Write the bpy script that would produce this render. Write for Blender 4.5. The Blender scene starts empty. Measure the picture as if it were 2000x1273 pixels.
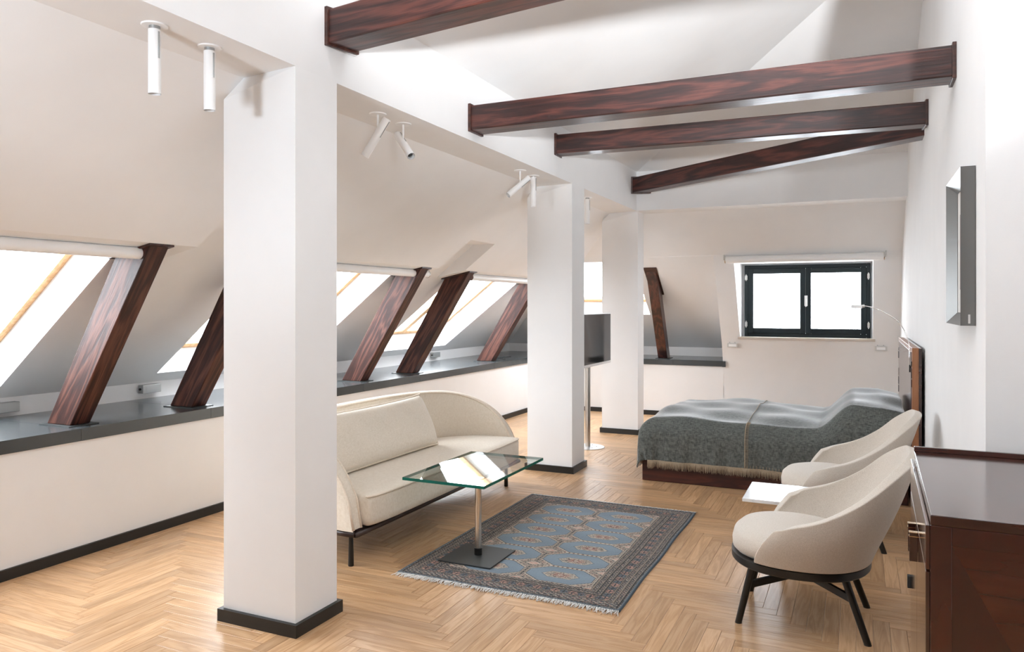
import bpy, math, random
import numpy as np
from mathutils import Vector, Matrix
random.seed(7)
PI = math.pi
scene = bpy.context.scene
COL = scene.collection

# ---------------------------------------------------------------- camera
cam_d = bpy.data.cameras.new('camera'); cam = bpy.data.objects.new('camera', cam_d); COL.objects.link(cam)
cam_d.sensor_width = 36.0
cam_d.lens = 36.0 * 1471.7 / 2000.0
cam_d.shift_y = -(636.5 - 595.75) / 2000.0
cam_d.clip_start = 0.05
cam.location = (0, 0, 1.6)
cam.rotation_euler = (PI / 2, 0, math.radians(24.69))
scene.camera = cam

# ---------------------------------------------------------------- sky (bright overcast daylight outside)
SKY = 24.0
world = bpy.data.worlds.new('world'); scene.world = world; world.use_nodes = True
bg = world.node_tree.nodes['Background']
bg.inputs['Color'].default_value = (0.86, 0.93, 1.0, 1); bg.inputs['Strength'].default_value = SKY
scene.view_settings.view_transform = 'Standard'; scene.view_settings.look = 'None'
scene.view_settings.gamma = 1.0; scene.view_settings.use_curve_mapping = False
scene.view_settings.exposure = -0.22
try:
    scene.cycles.diffuse_bounces = 8; scene.cycles.max_bounces = 14; scene.cycles.transparent_max_bounces = 12
except Exception: pass

def portal(loc, normal, sx, sy):
    """sampling portal in a window opening: lets the sky outside light the room"""
    d = bpy.data.lights.new('sky_portal', 'AREA'); d.shape = 'RECTANGLE'; d.size = sx; d.size_y = sy
    d.cycles.is_portal = True
    o = bpy.data.objects.new('sky_portal', d); COL.objects.link(o)
    o.location = loc
    n = Vector(normal).normalized()
    z = -n
    up = Vector((0, 1, 0)) if abs(n.y) < .9 else Vector((0, 0, 1))
    y = (up - z * up.dot(z)).normalized(); x = y.cross(z)
    o.rotation_euler = Matrix((x, y, z)).transposed().to_euler()
    return o

# ---------------------------------------------------------------- materials
def new_mat(name):
    m = bpy.data.materials.new(name); m.use_nodes = True
    nt = m.node_tree; b = nt.nodes['Principled BSDF']
    return m, nt, b
def N(nt, t, **kw):
    n = nt.nodes.new(t)
    for k, v in kw.items():
        if k in n.inputs: n.inputs[k].default_value = v
        else: setattr(n, k, v)
    return n
def ramp(nt, stops):
    r = nt.nodes.new('ShaderNodeValToRGB')
    e = r.color_ramp.elements
    while len(e) < len(stops): e.new(0.5)
    for i, (p, c) in enumerate(stops):
        e[i].position = p; e[i].color = (*c, 1)
    return r
def plain(name, col, rough=.5, metal=0, bump=0, bscale=200, coat=0, spec=.5):
    m, nt, b = new_mat(name)
    b.inputs['Roughness'].default_value = rough; b.inputs['Metallic'].default_value = metal
    b.inputs['Coat Weight'].default_value = coat; b.inputs['Specular IOR Level'].default_value = spec
    tc = N(nt, 'ShaderNodeTexCoord')
    ns = N(nt, 'ShaderNodeTexNoise', Scale=3.0, Detail=3.0)
    nt.links.new(tc.outputs['Object'], ns.inputs['Vector'])
    r = ramp(nt, [(.3, tuple(c * .97 for c in col)), (.7, col)])
    nt.links.new(ns.outputs['Fac'], r.inputs['Fac']); nt.links.new(r.outputs['Color'], b.inputs['Base Color'])
    if bump:
        n2 = N(nt, 'ShaderNodeTexNoise', Scale=bscale, Detail=2.0)
        nt.links.new(tc.outputs['Object'], n2.inputs['Vector'])
        bp = N(nt, 'ShaderNodeBump', Strength=bump, Distance=.01)
        nt.links.new(n2.outputs['Fac'], bp.inputs['Height']); nt.links.new(bp.outputs['Normal'], b.inputs['Normal'])
    return m
def wood(name, dark, mid, light, along=(1, 9, 9), scale=1.6, rough=.4, coat=0, uv=False, vary=0.0, bump=.15, spec=.5, rings=9.0, dist=.6):
    m, nt, b = new_mat(name)
    b.inputs['Roughness'].default_value = rough; b.inputs['Coat Weight'].default_value = coat
    b.inputs['Coat Roughness'].default_value = .12; b.inputs['Specular IOR Level'].default_value = spec
    tc = N(nt, 'ShaderNodeTexCoord')
    oi = N(nt, 'ShaderNodeObjectInfo'); geo = N(nt, 'ShaderNodeNewGeometry')
    add = N(nt, 'ShaderNodeMath', operation='ADD')
    nt.links.new(oi.outputs['Random'], add.inputs[0]); nt.links.new(geo.outputs['Random Per Island'], add.inputs[1])
    fr = N(nt, 'ShaderNodeMath', operation='FRACT'); nt.links.new(add.outputs[0], fr.inputs[0])
    mp = N(nt, 'ShaderNodeMapping'); mp.inputs['Scale'].default_value = along
    off = N(nt, 'ShaderNodeVectorMath', operation='ADD')
    cmb = N(nt, 'ShaderNodeCombineXYZ')
    mul = N(nt, 'ShaderNodeMath', operation='MULTIPLY'); mul.inputs[1].default_value = 37.0
    nt.links.new(fr.outputs[0], mul.inputs[0])
    for k in range(3): nt.links.new(mul.outputs[0], cmb.inputs[k])
    nt.links.new(tc.outputs['UV' if uv else 'Object'], off.inputs[0]); nt.links.new(cmb.outputs[0], off.inputs[1])
    nt.links.new(off.outputs[0], mp.inputs['Vector'])
    n1 = N(nt, 'ShaderNodeTexNoise', Scale=scale, Detail=4.0, Distortion=dist)
    nt.links.new(mp.outputs[0], n1.inputs['Vector'])
    m1 = N(nt, 'ShaderNodeMath', operation='MULTIPLY'); m1.inputs[1].default_value = rings
    nt.links.new(n1.outputs['Fac'], m1.inputs[0])
    ping = N(nt, 'ShaderNodeMath', operation='PINGPONG'); ping.inputs[1].default_value = 1.0
    nt.links.new(m1.outputs[0], ping.inputs[0])
    mp2 = N(nt, 'ShaderNodeMapping'); mp2.inputs['Scale'].default_value = tuple(a * (1 if a <= 1.5 else 6) for a in along)
    nt.links.new(off.outputs[0], mp2.inputs['Vector'])
    n2 = N(nt, 'ShaderNodeTexNoise', Scale=scale * 3, Detail=3.0)
    nt.links.new(mp2.outputs[0], n2.inputs['Vector'])
    mix = N(nt, 'ShaderNodeMath', operation='ADD')
    a1 = N(nt, 'ShaderNodeMath', operation='MULTIPLY'); a1.inputs[1].default_value = .5
    a2 = N(nt, 'ShaderNodeMath', operation='MULTIPLY'); a2.inputs[1].default_value = .5
    nt.links.new(ping.outputs[0], a1.inputs[0]); nt.links.new(n2.outputs['Fac'], a2.inputs[0])
    nt.links.new(a1.outputs[0], mix.inputs[0]); nt.links.new(a2.outputs[0], mix.inputs[1])
    r = ramp(nt, [(.12, dark), (.45, mid), (.85, light)])
    nt.links.new(mix.outputs[0], r.inputs['Fac'])
    out = r.outputs['Color']
    if vary:
        hsv = N(nt, 'ShaderNodeHueSaturation')
        mr = N(nt, 'ShaderNodeMapRange'); mr.inputs['To Min'].default_value = 1 - vary; mr.inputs['To Max'].default_value = 1 + vary
        nt.links.new(fr.outputs[0], mr.inputs['Value']); nt.links.new(mr.outputs[0], hsv.inputs['Value'])
        nt.links.new(out, hsv.inputs['Color']); out = hsv.outputs['Color']
    nt.links.new(out, b.inputs['Base Color'])
    if bump:
        bp = N(nt, 'ShaderNodeBump', Strength=bump, Distance=.004)
        nt.links.new(mix.outputs[0], bp.inputs['Height']); nt.links.new(bp.outputs['Normal'], b.inputs['Normal'])
    return m
def fabric(name, c1, c2, scale=260, bump=.25, weave=True, rough=.9, sheen=.3, srough=.5):
    m, nt, b = new_mat(name)
    b.inputs['Roughness'].default_value = rough; b.inputs['Sheen Weight'].default_value = sheen; b.inputs['Sheen Roughness'].default_value = srough
    b.inputs['Specular IOR Level'].default_value = .2
    tc = N(nt, 'ShaderNodeTexCoord')
    facs = []
    for sc in ((1, .12, .12), (.12, 1, .12), (.12, .12, 1)):
        mp = N(nt, 'ShaderNodeMapping'); mp.inputs['Scale'].default_value = sc if weave else (1, 1, 1)
        nt.links.new(tc.outputs['Object'], mp.inputs['Vector'])
        n = N(nt, 'ShaderNodeTexNoise', Scale=scale, Detail=2.0); nt.links.new(mp.outputs[0], n.inputs['Vector'])
        facs.append(n.outputs['Fac'])
        if not weave: break
    f = facs[0]
    for g in facs[1:]:
        a = N(nt, 'ShaderNodeMath', operation='ADD'); nt.links.new(f, a.inputs[0]); nt.links.new(g, a.inputs[1]); f = a.outputs[0]
    if weave:
        d = N(nt, 'ShaderNodeMath', operation='DIVIDE'); d.inputs[1].default_value = 3.0; nt.links.new(f, d.inputs[0]); f = d.outputs[0]
    r = ramp(nt, [(.38, c1), (.62, c2)]); nt.links.new(f, r.inputs['Fac']); nt.links.new(r.outputs['Color'], b.inputs['Base Color'])
    bp = N(nt, 'ShaderNodeBump', Strength=bump, Distance=.002); nt.links.new(f, bp.inputs['Height']); nt.links.new(bp.outputs['Normal'], b.inputs['Normal'])
    return m
def glass(name, tint=(1, 1, 1), ior=1.5, rough=0.0):
    m = bpy.data.materials.new(name); m.use_nodes = True; nt = m.node_tree
    for n in list(nt.nodes): nt.nodes.remove(n)
    o = N(nt, 'ShaderNodeOutputMaterial'); t = N(nt, 'ShaderNodeBsdfTransparent'); t.inputs['Color'].default_value = (*tint, 1)
    g = N(nt, 'ShaderNodeBsdfGlossy'); g.inputs['Roughness'].default_value = rough
    ge = N(nt, 'ShaderNodeNewGeometry'); dt = N(nt, 'ShaderNodeVectorMath', operation='DOT_PRODUCT')
    nt.links.new(ge.outputs['Normal'], dt.inputs[0]); nt.links.new(ge.outputs['Incoming'], dt.inputs[1])
    ab = N(nt, 'ShaderNodeMath', operation='ABSOLUTE'); nt.links.new(dt.outputs['Value'], ab.inputs[0])
    om = N(nt, 'ShaderNodeMath', operation='SUBTRACT'); om.inputs[0].default_value = 1.0; nt.links.new(ab.outputs[0], om.inputs[1])
    pw = N(nt, 'ShaderNodeMath', operation='POWER'); pw.inputs[1].default_value = 5.0; nt.links.new(om.outputs[0], pw.inputs[0])
    f0 = ((ior - 1) / (ior + 1)) ** 2
    fr = N(nt, 'ShaderNodeMath', operation='MULTIPLY_ADD'); fr.inputs[1].default_value = 1 - f0; fr.inputs[2].default_value = f0; nt.links.new(pw.outputs[0], fr.inputs[0])
    mx = N(nt, 'ShaderNodeMixShader')
    nt.links.new(fr.outputs[0], mx.inputs[0]); nt.links.new(t.outputs[0], mx.inputs[1]); nt.links.new(g.outputs[0], mx.inputs[2])
    nt.links.new(mx.outputs[0], o.inputs['Surface'])
    return m

M = {}
M['wall'] = plain('wall_paint', (.84, .84, .84), .85, bump=.03, bscale=300)
M['white'] = plain('white_enamel', (.88, .88, .88), .4)
M['skirt'] = plain('black_skirting', (.012, .012, .011), .45)
M['slate'] = plain('dark_slate', (.045, .05, .052), .2, bump=.04, bscale=60)
M['beam'] = wood('stained_timber', (.008, .003, .0025), (.034, .009, .007), (.105, .029, .02), (1.1, 10, 10), .9, .36, coat=.1, bump=.3, rings=11.0, dist=.35)
M['beam_up'] = wood('stained_upright', (.008, .003, .0025), (.034, .009, .007), (.105, .029, .02), (5, 5, .8), 1.0, .32, coat=.1, bump=.3, rings=12.0, dist=.25)
M['plate'] = wood('stained_trim', (.02, .006, .004), (.045, .014, .009), (.08, .028, .018), (1, 7, 7), 2, .4)
M['pine'] = wood('pine_frame', (.45, .24, .1), (.58, .34, .15), (.66, .42, .22), (1, 9, 9), 2, .5)
M['oak'] = wood('oak_plank', (.35, .195, .09), (.455, .27, .137), (.545, .35, .2), (1.2, 14, 1), 1.5, .33, uv=True, vary=.16, bump=.05)
M['subfloor'] = plain('dark_joint', (.16, .085, .04), .8)
M['glass'] = glass('window_glass')
M['steel'] = plain('brushed_steel', (.62, .60, .57), .28, 1)
M['chrome'] = plain('chrome', (.8, .8, .8), .1, 1)
M['grey_metal'] = plain('grey_metal', (.42, .43, .43), .4, .8)
M['black_metal'] = plain('black_metal', (.025, .028, .028), .5, 0)
M['black_wood'] = plain('black_wood', (.008, .008, .008), .35)
M['frame_green'] = plain('dark_window_paint', (.009, .015, .017), .45, spec=.25)
M['grey_light'] = plain('light_grey_plastic', (.55, .54, .52), .5)
M['stone_sill'] = plain('stone_sill', (.5, .43, .37), .5, bump=.05)

# ---------------------------------------------------------------- mesh helpers
class MB:
    def __init__(s): s.v = []; s.f = []; s.mi = []
    def add(s, vs, fs, mi=0):
        o = len(s.v); s.v += [tuple(p) for p in vs]
        for f in fs: s.f.append(tuple(i + o for i in f)); s.mi.append(mi)
        return s
    def quad(s, *p, mi=0): return s.add(p, [tuple(range(len(p)))], mi)
    def box(s, x0, x1, y0, y1, z0, z1, mi=0):
        v = [(x, y, z) for z in (z0, z1) for y in (y0, y1) for x in (x0, x1)]
        return s.add(v, [(0, 2, 3, 1), (4, 5, 7, 6), (0, 1, 5, 4), (2, 6, 7, 3), (0, 4, 6, 2), (1, 3, 7, 5)], mi)
    def prism(s, poly, axis, a, b, mi=0):
        """poly: 2D points in the plane across `axis`; extruded from a to b"""
        def P(p, t):
            return {'x': (t, p[0], p[1]), 'y': (p[0], t, p[1]), 'z': (p[0], p[1], t)}[axis]
        n = len(poly); v = [P(p, a) for p in poly] + [P(p, b) for p in poly]
        f = [tuple(range(n))[::-1], tuple(range(n, 2 * n))] + [(i, (i + 1) % n, (i + 1) % n + n, i + n) for i in range(n)]
        return s.add(v, f, mi)
    def tube(s, pts, r, seg=10, cap=True, mi=0, closed=False):
        pts = [Vector(p) for p in pts]; n = len(pts); rs = r if isinstance(r, (list, tuple)) else [r] * n
        vs = []; prev = None
        for i, p in enumerate(pts):
            if closed: t = (pts[(i + 1) % n] - pts[i - 1])
            else: t = pts[min(i + 1, n - 1)] - pts[max(i - 1, 0)]
            t.normalize()
            if prev is None:
                a = Vector((0, 0, 1)) if abs(t.z) < .9 else Vector((1, 0, 0)); nx = (a - t * a.dot(t)).normalized()
            else: nx = (prev - t * prev.dot(t)).normalized()
            prev = nx; ny = t.cross(nx)
            for k in range(seg):
                a = 2 * PI * k / seg; vs.append(p + (nx * math.cos(a) + ny * math.sin(a)) * rs[i])
        fs = []
        for i in range(n if closed else n - 1):
            for k in range(seg):
                j = (i + 1) % n
                fs.append((i * seg + k, i * seg + (k + 1) % seg, j * seg + (k + 1) % seg, j * seg + k))
        if cap and not closed: fs += [tuple(range(seg))[::-1], tuple(range((n - 1) * seg, n * seg))]
        return s.add(vs, fs, mi)
    def lathe(s, prof, c=(0, 0, 0), seg=28, mi=0):
        vs = []; n = len(prof)
        for r, z in prof:
            for k in range(seg):
                a = 2 * PI * k / seg; vs.append((c[0] + r * math.cos(a), c[1] + r * math.sin(a), c[2] + z))
        fs = [(i * seg + k, i * seg + (k + 1) % seg, (i + 1) * seg + (k + 1) % seg, (i + 1) * seg + k) for i in range(n - 1) for k in range(seg)]
        fs += [tuple(range(seg))[::-1], tuple(range((n - 1) * seg, n * seg))]
        return s.add(vs, fs, mi)
    def grid(s, rows, closed_u=False, closed_v=False, mi=0):
        n = len(rows); m = len(rows[0]); vs = [p for r in rows for p in r]; fs = []
        for i in range(n if closed_v else n - 1):
            for j in range(m if closed_u else m - 1):
                a, b = (i + 1) % n, (j + 1) % m
                fs.append((i * m + j, i * m + b, a * m + b, a * m + j))
        return s.add(vs, fs, mi)
    def build(s, name, mat, parent=None, smooth=False, bevel=0, sub=0, solid=0, angle=None):
        off = Vector((0, 0, 0))
        if parent is not None: off = Vector(parent['_o'])
        else:
            a = np.array(s.v); off = Vector(((a[:, 0].min() + a[:, 0].max()) / 2, (a[:, 1].min() + a[:, 1].max()) / 2, a[:, 2].min()))
        me = bpy.data.meshes.new(name)
        me.from_pydata([tuple(Vector(p) - off) for p in s.v], [], s.f)
        mats = mat if isinstance(mat, list) else [mat]
        for k in mats: me.materials.append(k)
        if len(mats) > 1: me.polygons.foreach_set('material_index', s.mi)
        if smooth: me.polygons.foreach_set('use_smooth', [True] * len(me.polygons))
        me.update()
        o = bpy.data.objects.new(name, me); COL.objects.link(o)
        if parent is not None: o.parent = parent; o['_o'] = tuple(off)
        else: o.location = off; o['_o'] = tuple(off)
        if solid:
            k = o.modifiers.new('solid', 'SOLIDIFY'); k.thickness = solid; k.offset = -1; k.use_even_offset = True
        if bevel:
            k = o.modifiers.new('bevel', 'BEVEL'); k.width = bevel; k.segments = 2; k.limit_method = 'ANGLE'; k.angle_limit = .6
        if sub:
            k = o.modifiers.new('sub', 'SUBSURF'); k.levels = sub; k.render_levels = sub
        if angle is not None:
            me.polygons.foreach_set('use_smooth', [True] * len(me.polygons))
            if hasattr(me, 'set_sharp_from_angle'): me.set_sharp_from_angle(angle=angle)
        return o

def thing(name, label, cat, loc, group=None):
    o = bpy.data.objects.new(name, None); COL.objects.link(o); o.location = loc; o.empty_display_size = .1
    o['label'] = label; o['category'] = cat; o['_o'] = tuple(loc)
    if group: o['group'] = group
    return o
def tag(o, label, cat, group=None):
    o['label'] = label; o['category'] = cat
    if group: o['group'] = group
    return o
def struct(o): o['kind'] = 'structure'; return o
def copy_thing(root, loc, label=None):
    r = root.copy(); COL.objects.link(r); r.location = loc
    if label: r['label'] = label
    for ch in list(root.children):
        c = ch.copy(); COL.objects.link(c); c.parent = r
        for g in list(ch.children):
            d = g.copy(); COL.objects.link(d); d.parent = c
    return r
# ================================================================ the room shell
XK, XLED, XBK = -4.51, -4.49, -5.45          # left knee wall, ledge nose, back of ledge
XB, XS = -2.471, -2.844                      # ring beam face, outer edge of its soffit
ZB, ZT = 2.756, 3.233                        # underside and top of ring beam
XR = .475; YC = 3.625; XR2 = 1.75; YR = -4.6  # right wall, its corner, side wall and rear wall by the camera
YB, YS = 9.034, 9.38                         # far ring beam face and soffit edge
YF, YBK = 10.86, 11.73                       # far knee wall, back of far ledge
ZL = .816
ZREC = 2.25; ZPAN = 1.975
zin = lambda X: ZB + .761 * (X - XS)
xin = lambda z: XS - (ZB - z) / .761
zout = lambda X: .95 + .775 * (X - XBK)
xout = lambda z: XBK + (z - .95) / .775
yin = lambda z: YS + (ZB - z) / .761
yout = lambda z: YBK - (z - .95) / .775
BAYS = [(1.07, 3.57), (4.15, 6.65), (7.2, 9.7)]
OPEN = [(a + .35, b - .35) for a, b in BAYS]
XU = -4.22                                    # where the header underside meets the roof plane
ZU = zout(XU)

# floor
sub = MB().box(-5.6, XR2 + .1, YR - .1, 11.9, -.12, -.016).build('floor', M['subfloor']); struct(sub)

# left knee wall
w = MB().box(XK - .1, XK, YR, YF + .1, -.02, .79).build('wall_left', M['wall']); struct(w)
# far wall: knee part, sloping dormer wall with the window opening
WX0, WX1, WZ0, WZ1 = -1.47, .165, 1.155, 2.165
DK_ = (YF - yin(ZREC)) / (ZREC - .83)
def dy(z):                                    # upright at the floor, easing into the slope
    if z <= .46: return YF
    if z >= 1.2: return YF - (z - .83) * DK_
    return YF - DK_ * .5 * (z - .46) ** 2 / .74
DX = -1.723
m = MB()
m.box(-4.6, DX + .004, YF, YF + .1, -.02, .79)
def strip(x0, x1, z0, z1): m.quad((x0, dy(z0), z0), (x1, dy(z0), z0), (x1, dy(z1), z1), (x0, dy(z1), z1))
zz_ = [-.02, .3] + [.46 + .74 * i / 12 for i in range(13)]
m2 = MB(); rows_ = [[(x, dy(z), z) for x in (DX, WX0, WX1, XR + .05)] for z in zz_ if z < WZ0 - .001] + [[(x, dy(WZ0), WZ0) for x in (DX, WX0, WX1, XR + .05)]]
m2.grid(rows_); w2 = m2.build('wall_far', M['wall'], smooth=True); struct(w2)
for x0, x1 in ((DX, WX0), (WX1, XR + .05)):
    strip(x0, x1, WZ0, 1.2); strip(x0, x1, 1.2, ZREC)
strip(WX0, WX1, WZ1, ZREC)
# dormer cheek and window reveal
m.add([(DX, dy(z), z) for z in (.0, .46, .7, .83, 1.0, 1.2)] + [(DX, yin(ZREC), ZREC), (DX, 12.2, ZREC), (DX, 12.2, .0)], [tuple(range(9))])
YW = 10.93
m.quad((WX0, dy(WZ0), WZ0), (WX0, dy(WZ1), WZ1), (WX0, YW, WZ1), (WX0, YW, WZ0))
m.quad((WX1, dy(WZ0), WZ0), (WX1, dy(WZ1), WZ1), (WX1, YW, WZ1), (WX1, YW, WZ0))
m.quad((WX0, dy(WZ1), WZ1), (WX1, dy(WZ1), WZ1), (WX1, YW, WZ1), (WX0, YW, WZ1))
m.quad((WX0, dy(WZ0), WZ0), (WX1, dy(WZ0), WZ0), (WX1, YW, WZ0), (WX0, YW, WZ0))
w = m.build('wall_far', M['wall']); struct(w)
# right wall, its corner and the walls around the camera
m = MB(); m.quad((XR, YC, 0), (XR, 11.2, 0), (XR, 11.2, 5.2), (XR, YC, 5.2))
m.quad((XR, YC, 0), (XR, YC, 5.2), (XR2, YC, 5.2), (XR2, YC, 0))
w = m.build('wall_right', M['wall']); struct(w)
m = MB(); m.quad((XR2, YR, 0), (XR2, YC, 0), (XR2, YC, 5.2), (XR2, YR, 5.2)); struct(m.build('wall_side', M['wall']))
# rear wall behind the camera
m = MB().quad((-5.6, YR, 0), (XR2, YR, 0), (XR2, YR, 5.2), (-5.6, YR, 5.2))
struct(m.build('wall_rear', M['wall']))

# main ceiling: slope rising from the ring beam, hipped at the far end
SL = .41
zc = lambda d: ZT + SL * d
hx = XR2 - XB
m = MB()
m.quad((XB, YR, ZT), (XR2, YR, zc(hx)), (XR2, YB - hx, zc(hx)), (XB, YB, ZT))
m.quad((XB, YB, ZT), (XR2, YB - hx, zc(hx)), (XR2, YB, ZT))
struct(m.build('ceiling', M['wall']))

# ring beam (left run and far run) with its flat soffit
m = MB().box(XS, XB, YR, YB, ZB, ZT + .05).box(XS, XR + .02, YB, YS, ZB, ZT + .05)
struct(m.build('ceiling', M['wall']))

# left sloping ceiling, boxed out over each skylight
m = MB()
yU = YS + (XS - xin(ZREC))
m.quad((XS, YR, ZB), (XS, YS, ZB), (xin(ZREC), yU, ZREC), (xin(ZREC), YR, ZREC))
XP = xin(ZPAN)
edges = [YR] + [e for b in BAYS for e in b] + [None]
for k in range(0, len(edges), 2):             # stretches between the boxed headers
    y0, y1 = edges[k], edges[k + 1]
    e = y1 is None
    m.quad((xin(ZREC), y0, ZREC), (xin(ZREC), y1 or yU, ZREC), (xout(ZREC), y1 or yU, ZREC), (xout(ZREC), y0, ZREC))
    m.quad((xout(ZREC), y0, ZREC), (xout(ZREC), y1 or yU, ZREC), (xout(.7), y1 or 12.3, .7), (xout(.7), y0, .7))
RD = .3                                       # depth of the skylight reveal, measured square to the roof
nx, nz = -math.sin(math.atan(.775)), math.cos(math.atan(.775))
def outp(X): return (X + nx * RD, zout(X) + nz * RD)
XO0, XO1 = xout(1.03), XU                     # lower and upper edge of the skylight openings
for (ya, yb), (oa, ob) in zip(BAYS, OPEN):
    m.quad((xin(ZREC), ya, ZREC), (xin(ZREC), yb, ZREC), (XP, yb, ZPAN), (XP, ya, ZPAN))
    m.quad((XP, ya, ZPAN), (XP, yb, ZPAN), (XU, yb, ZU), (XU, ya, ZU))
    for y in (ya, yb):
        m.quad((xin(ZREC), y, ZREC), (XP, y, ZPAN), (XU, y, ZU), (xout(ZREC), y, ZREC))
    def oq(x0, x1, y0, y1): m.quad((x0, y0, zout(x0)), (x1, y0, zout(x1)), (x1, y1, zout(x1)), (x0, y1, zout(x0)))
    oq(xout(.7), XU, ya, oa); oq(xout(.7), XU, ob, yb); oq(xout(.7), XO0, oa, ob)
    p0, p1 = outp(XO0), outp(XO1)
    for y in (oa, ob):
        m.quad((XO0, y, zout(XO0)), (XO1, y, zout(XO1)), (p1[0], y, p1[1]), (p0[0], y, p0[1]))
    for x, p in ((XO0, p0), (XO1, p1)):
        m.quad((x, oa, zout(x)), (x, ob, zout(x)), (p[0], ob, p[1]), (p[0], oa, p[1]))
struct(m.build('ceiling', M['wall']))

# far sloping ceiling with its own skylight
FX = (-4.05, -2.82); FZ = (1.46, 2.2)
m = MB()
m.quad((XS, YS, ZB), (XR + .02, YS, ZB), (XR + .02, yin(ZREC), ZREC), (xin(ZREC), yin(ZREC), ZREC))
def fq(x0, x1, z0, z1, xa=None): m.quad((x0 if xa is None else xa, yout(z0), z0), (x1, yout(z0), z0), (x1, yout(z1), z1), (x0, yout(z1), z1))
fq(FX[0], FX[1], FZ[1], ZREC); fq(FX[0], FX[1], .93, FZ[0]); fq(FX[1], DX + .02, .93, ZREC)
m.quad((xout(.93) - .3, yout(.7), .7), (FX[0], yout(.7), .7), (FX[0], yout(ZREC), ZREC), (xout(ZREC) - .3, yout(ZREC), ZREC))
m.quad((xout(ZREC) - .3, yin(ZREC) - .001, ZREC), (DX + .02, yin(ZREC) - .001, ZREC), (DX + .02, yout(ZREC) + .05, ZREC + .002), (xout(ZREC) - .3, yout(ZREC) + .05, ZREC + .002))
m.quad((FX[0], yout(.7), .7), (DX + .02, yout(.7), .7), (DX + .02, yout(.94), .94), (FX[0], yout(.94), .94))
fn = (math.sin(math.atan(.775)), math.cos(math.atan(.775)))
def fo(z): return (yout(z) + fn[0] * RD, z + fn[1] * RD)
q0, q1 = fo(FZ[0]), fo(FZ[1])
for x in FX: m.quad((x, yout(FZ[0]), FZ[0]), (x, yout(FZ[1]), FZ[1]), (x, *q1), (x, *q0))
for z, q in ((FZ[0], q0), (FZ[1], q1)): m.quad((FX[0], yout(z), z), (FX[1], yout(z), z), (FX[1], *q), (FX[0], *q))
struct(m.build('ceiling', M['wall']))

# upstand boards behind the ledges
struct(MB().box(XBK - .03, XBK, YR, YBK, ZL, .95).build('trim_1', M['white']))
struct(MB().box(XBK, DX, YBK, YBK + .03, ZL, .95).build('trim_2', M['white']))

# closing faces below the eaves
struct(MB().quad((XBK - .25, YR, -.1), (XBK - .25, 12.3, -.1), (XBK - .25, 12.3, 1.0), (XBK - .25, YR, 1.0)).quad((XBK - .25, YBK + .3, -.1), (DX + .1, YBK + .3, -.1), (DX + .1, YBK + .3, 1.0), (XBK - .25, YBK + .3, 1.0)).build('wall_eaves', M['wall']))
# skirtings
struct(MB().box(XK, XK + .018, YR, YF, 0, .065).build('baseboard_left', M['skirt']))
struct(MB().box(XK + .018, XR, YF - .018, YF, 0, .065).build('baseboard_far', M['skirt']))
struct(MB().box(XR - .018, XR, YC, YF - .018, 0, .065).build('baseboard_right', M['skirt']))

# ledges of slate slabs
led = thing('window_ledge', 'long dark slate ledge running under the row of roof windows', 'ledge', (XLED, 4.3, .736))
js = [YR, -2.9, -.9, .17, 1.23, 3.21, 4.266, 6.226, 7.291, 9.2, 10.84]
for a, b in zip(js, js[1:]):
    e = b == 10.84
    MB().box(XBK, XLED, a + .0008, (YBK if e else b - .0008), .736, ZL).build('slab', M['slate'], led, bevel=.002)
led = thing('window_ledge', 'short dark slate ledge on the far wall beside the dormer window', 'ledge', (-3, YF, .736))
js = [XLED + .002, -2.43, -1.69]
for a, b in zip(js, js[1:]):
    MB().box(a + .0008, min(b, DX - .004) if b > -1.7 else b - .0008, YF - .02, YBK, .736, ZL).build('slab', M['slate'], led, bevel=.002)
MB().box(DX - .004, -1.685, YF - .075, YF - .018, .736, ZL).build('slab', M['slate'], led, bevel=.002)

# roof windows: pine frame, glass, set at the outer end of each reveal
def skywin(n, oa, ob, cols=2):
    p0, p1 = outp(XO0), outp(XO1)
    c = ((p0[0] + p1[0]) / 2, (oa + ob) / 2, min(p0[1], p1[1]))
    root = bpy.data.objects.new(f'window_{n}', None); COL.objects.link(root); root.location = c; root['_o'] = c; root['kind'] = 'structure'
    L = math.hypot(p1[0] - p0[0], p1[1] - p0[1]); ux, uz = (p1[0] - p0[0]) / L, (p1[1] - p0[1]) / L
    def bar(a0, a1, y0, y1, t0=-.06, t1=0):
        return MB().prism([(p0[0] + ux * s + nx * t, p0[1] + uz * s + nz * t) for s, t in ((a0, t0), (a1, t0), (a1, t1), (a0, t1))], 'y', y0, y1)
    ym = (oa + ob) / 2
    for y0, y1 in ((oa, oa + .05), (ym - .05, ym + .05), (ob - .05, ob)):
        bar(0, L, y0, y1).build('stile', M['pine'], root)
    for y0, y1 in ((oa + .05, ym - .05), (ym + .05, ob - .05)):
        bar(0, .06, y0, y1).build('rail', M['pine'], root); bar(L - .06, L, y0, y1).build('rail', M['pine'], root)
        bar(.06, L - .06, y0, y1, -.03, -.026).build('pane', M['glass'], root)
    portal(((p0[0] + p1[0]) / 2 + nx * .01, ym, (p0[1] + p1[1]) / 2 + nz * .01), (-nx, 0, -nz), L, ob - oa)
for k, (oa, ob) in enumerate(OPEN): skywin(k + 1, oa, ob)
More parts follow.
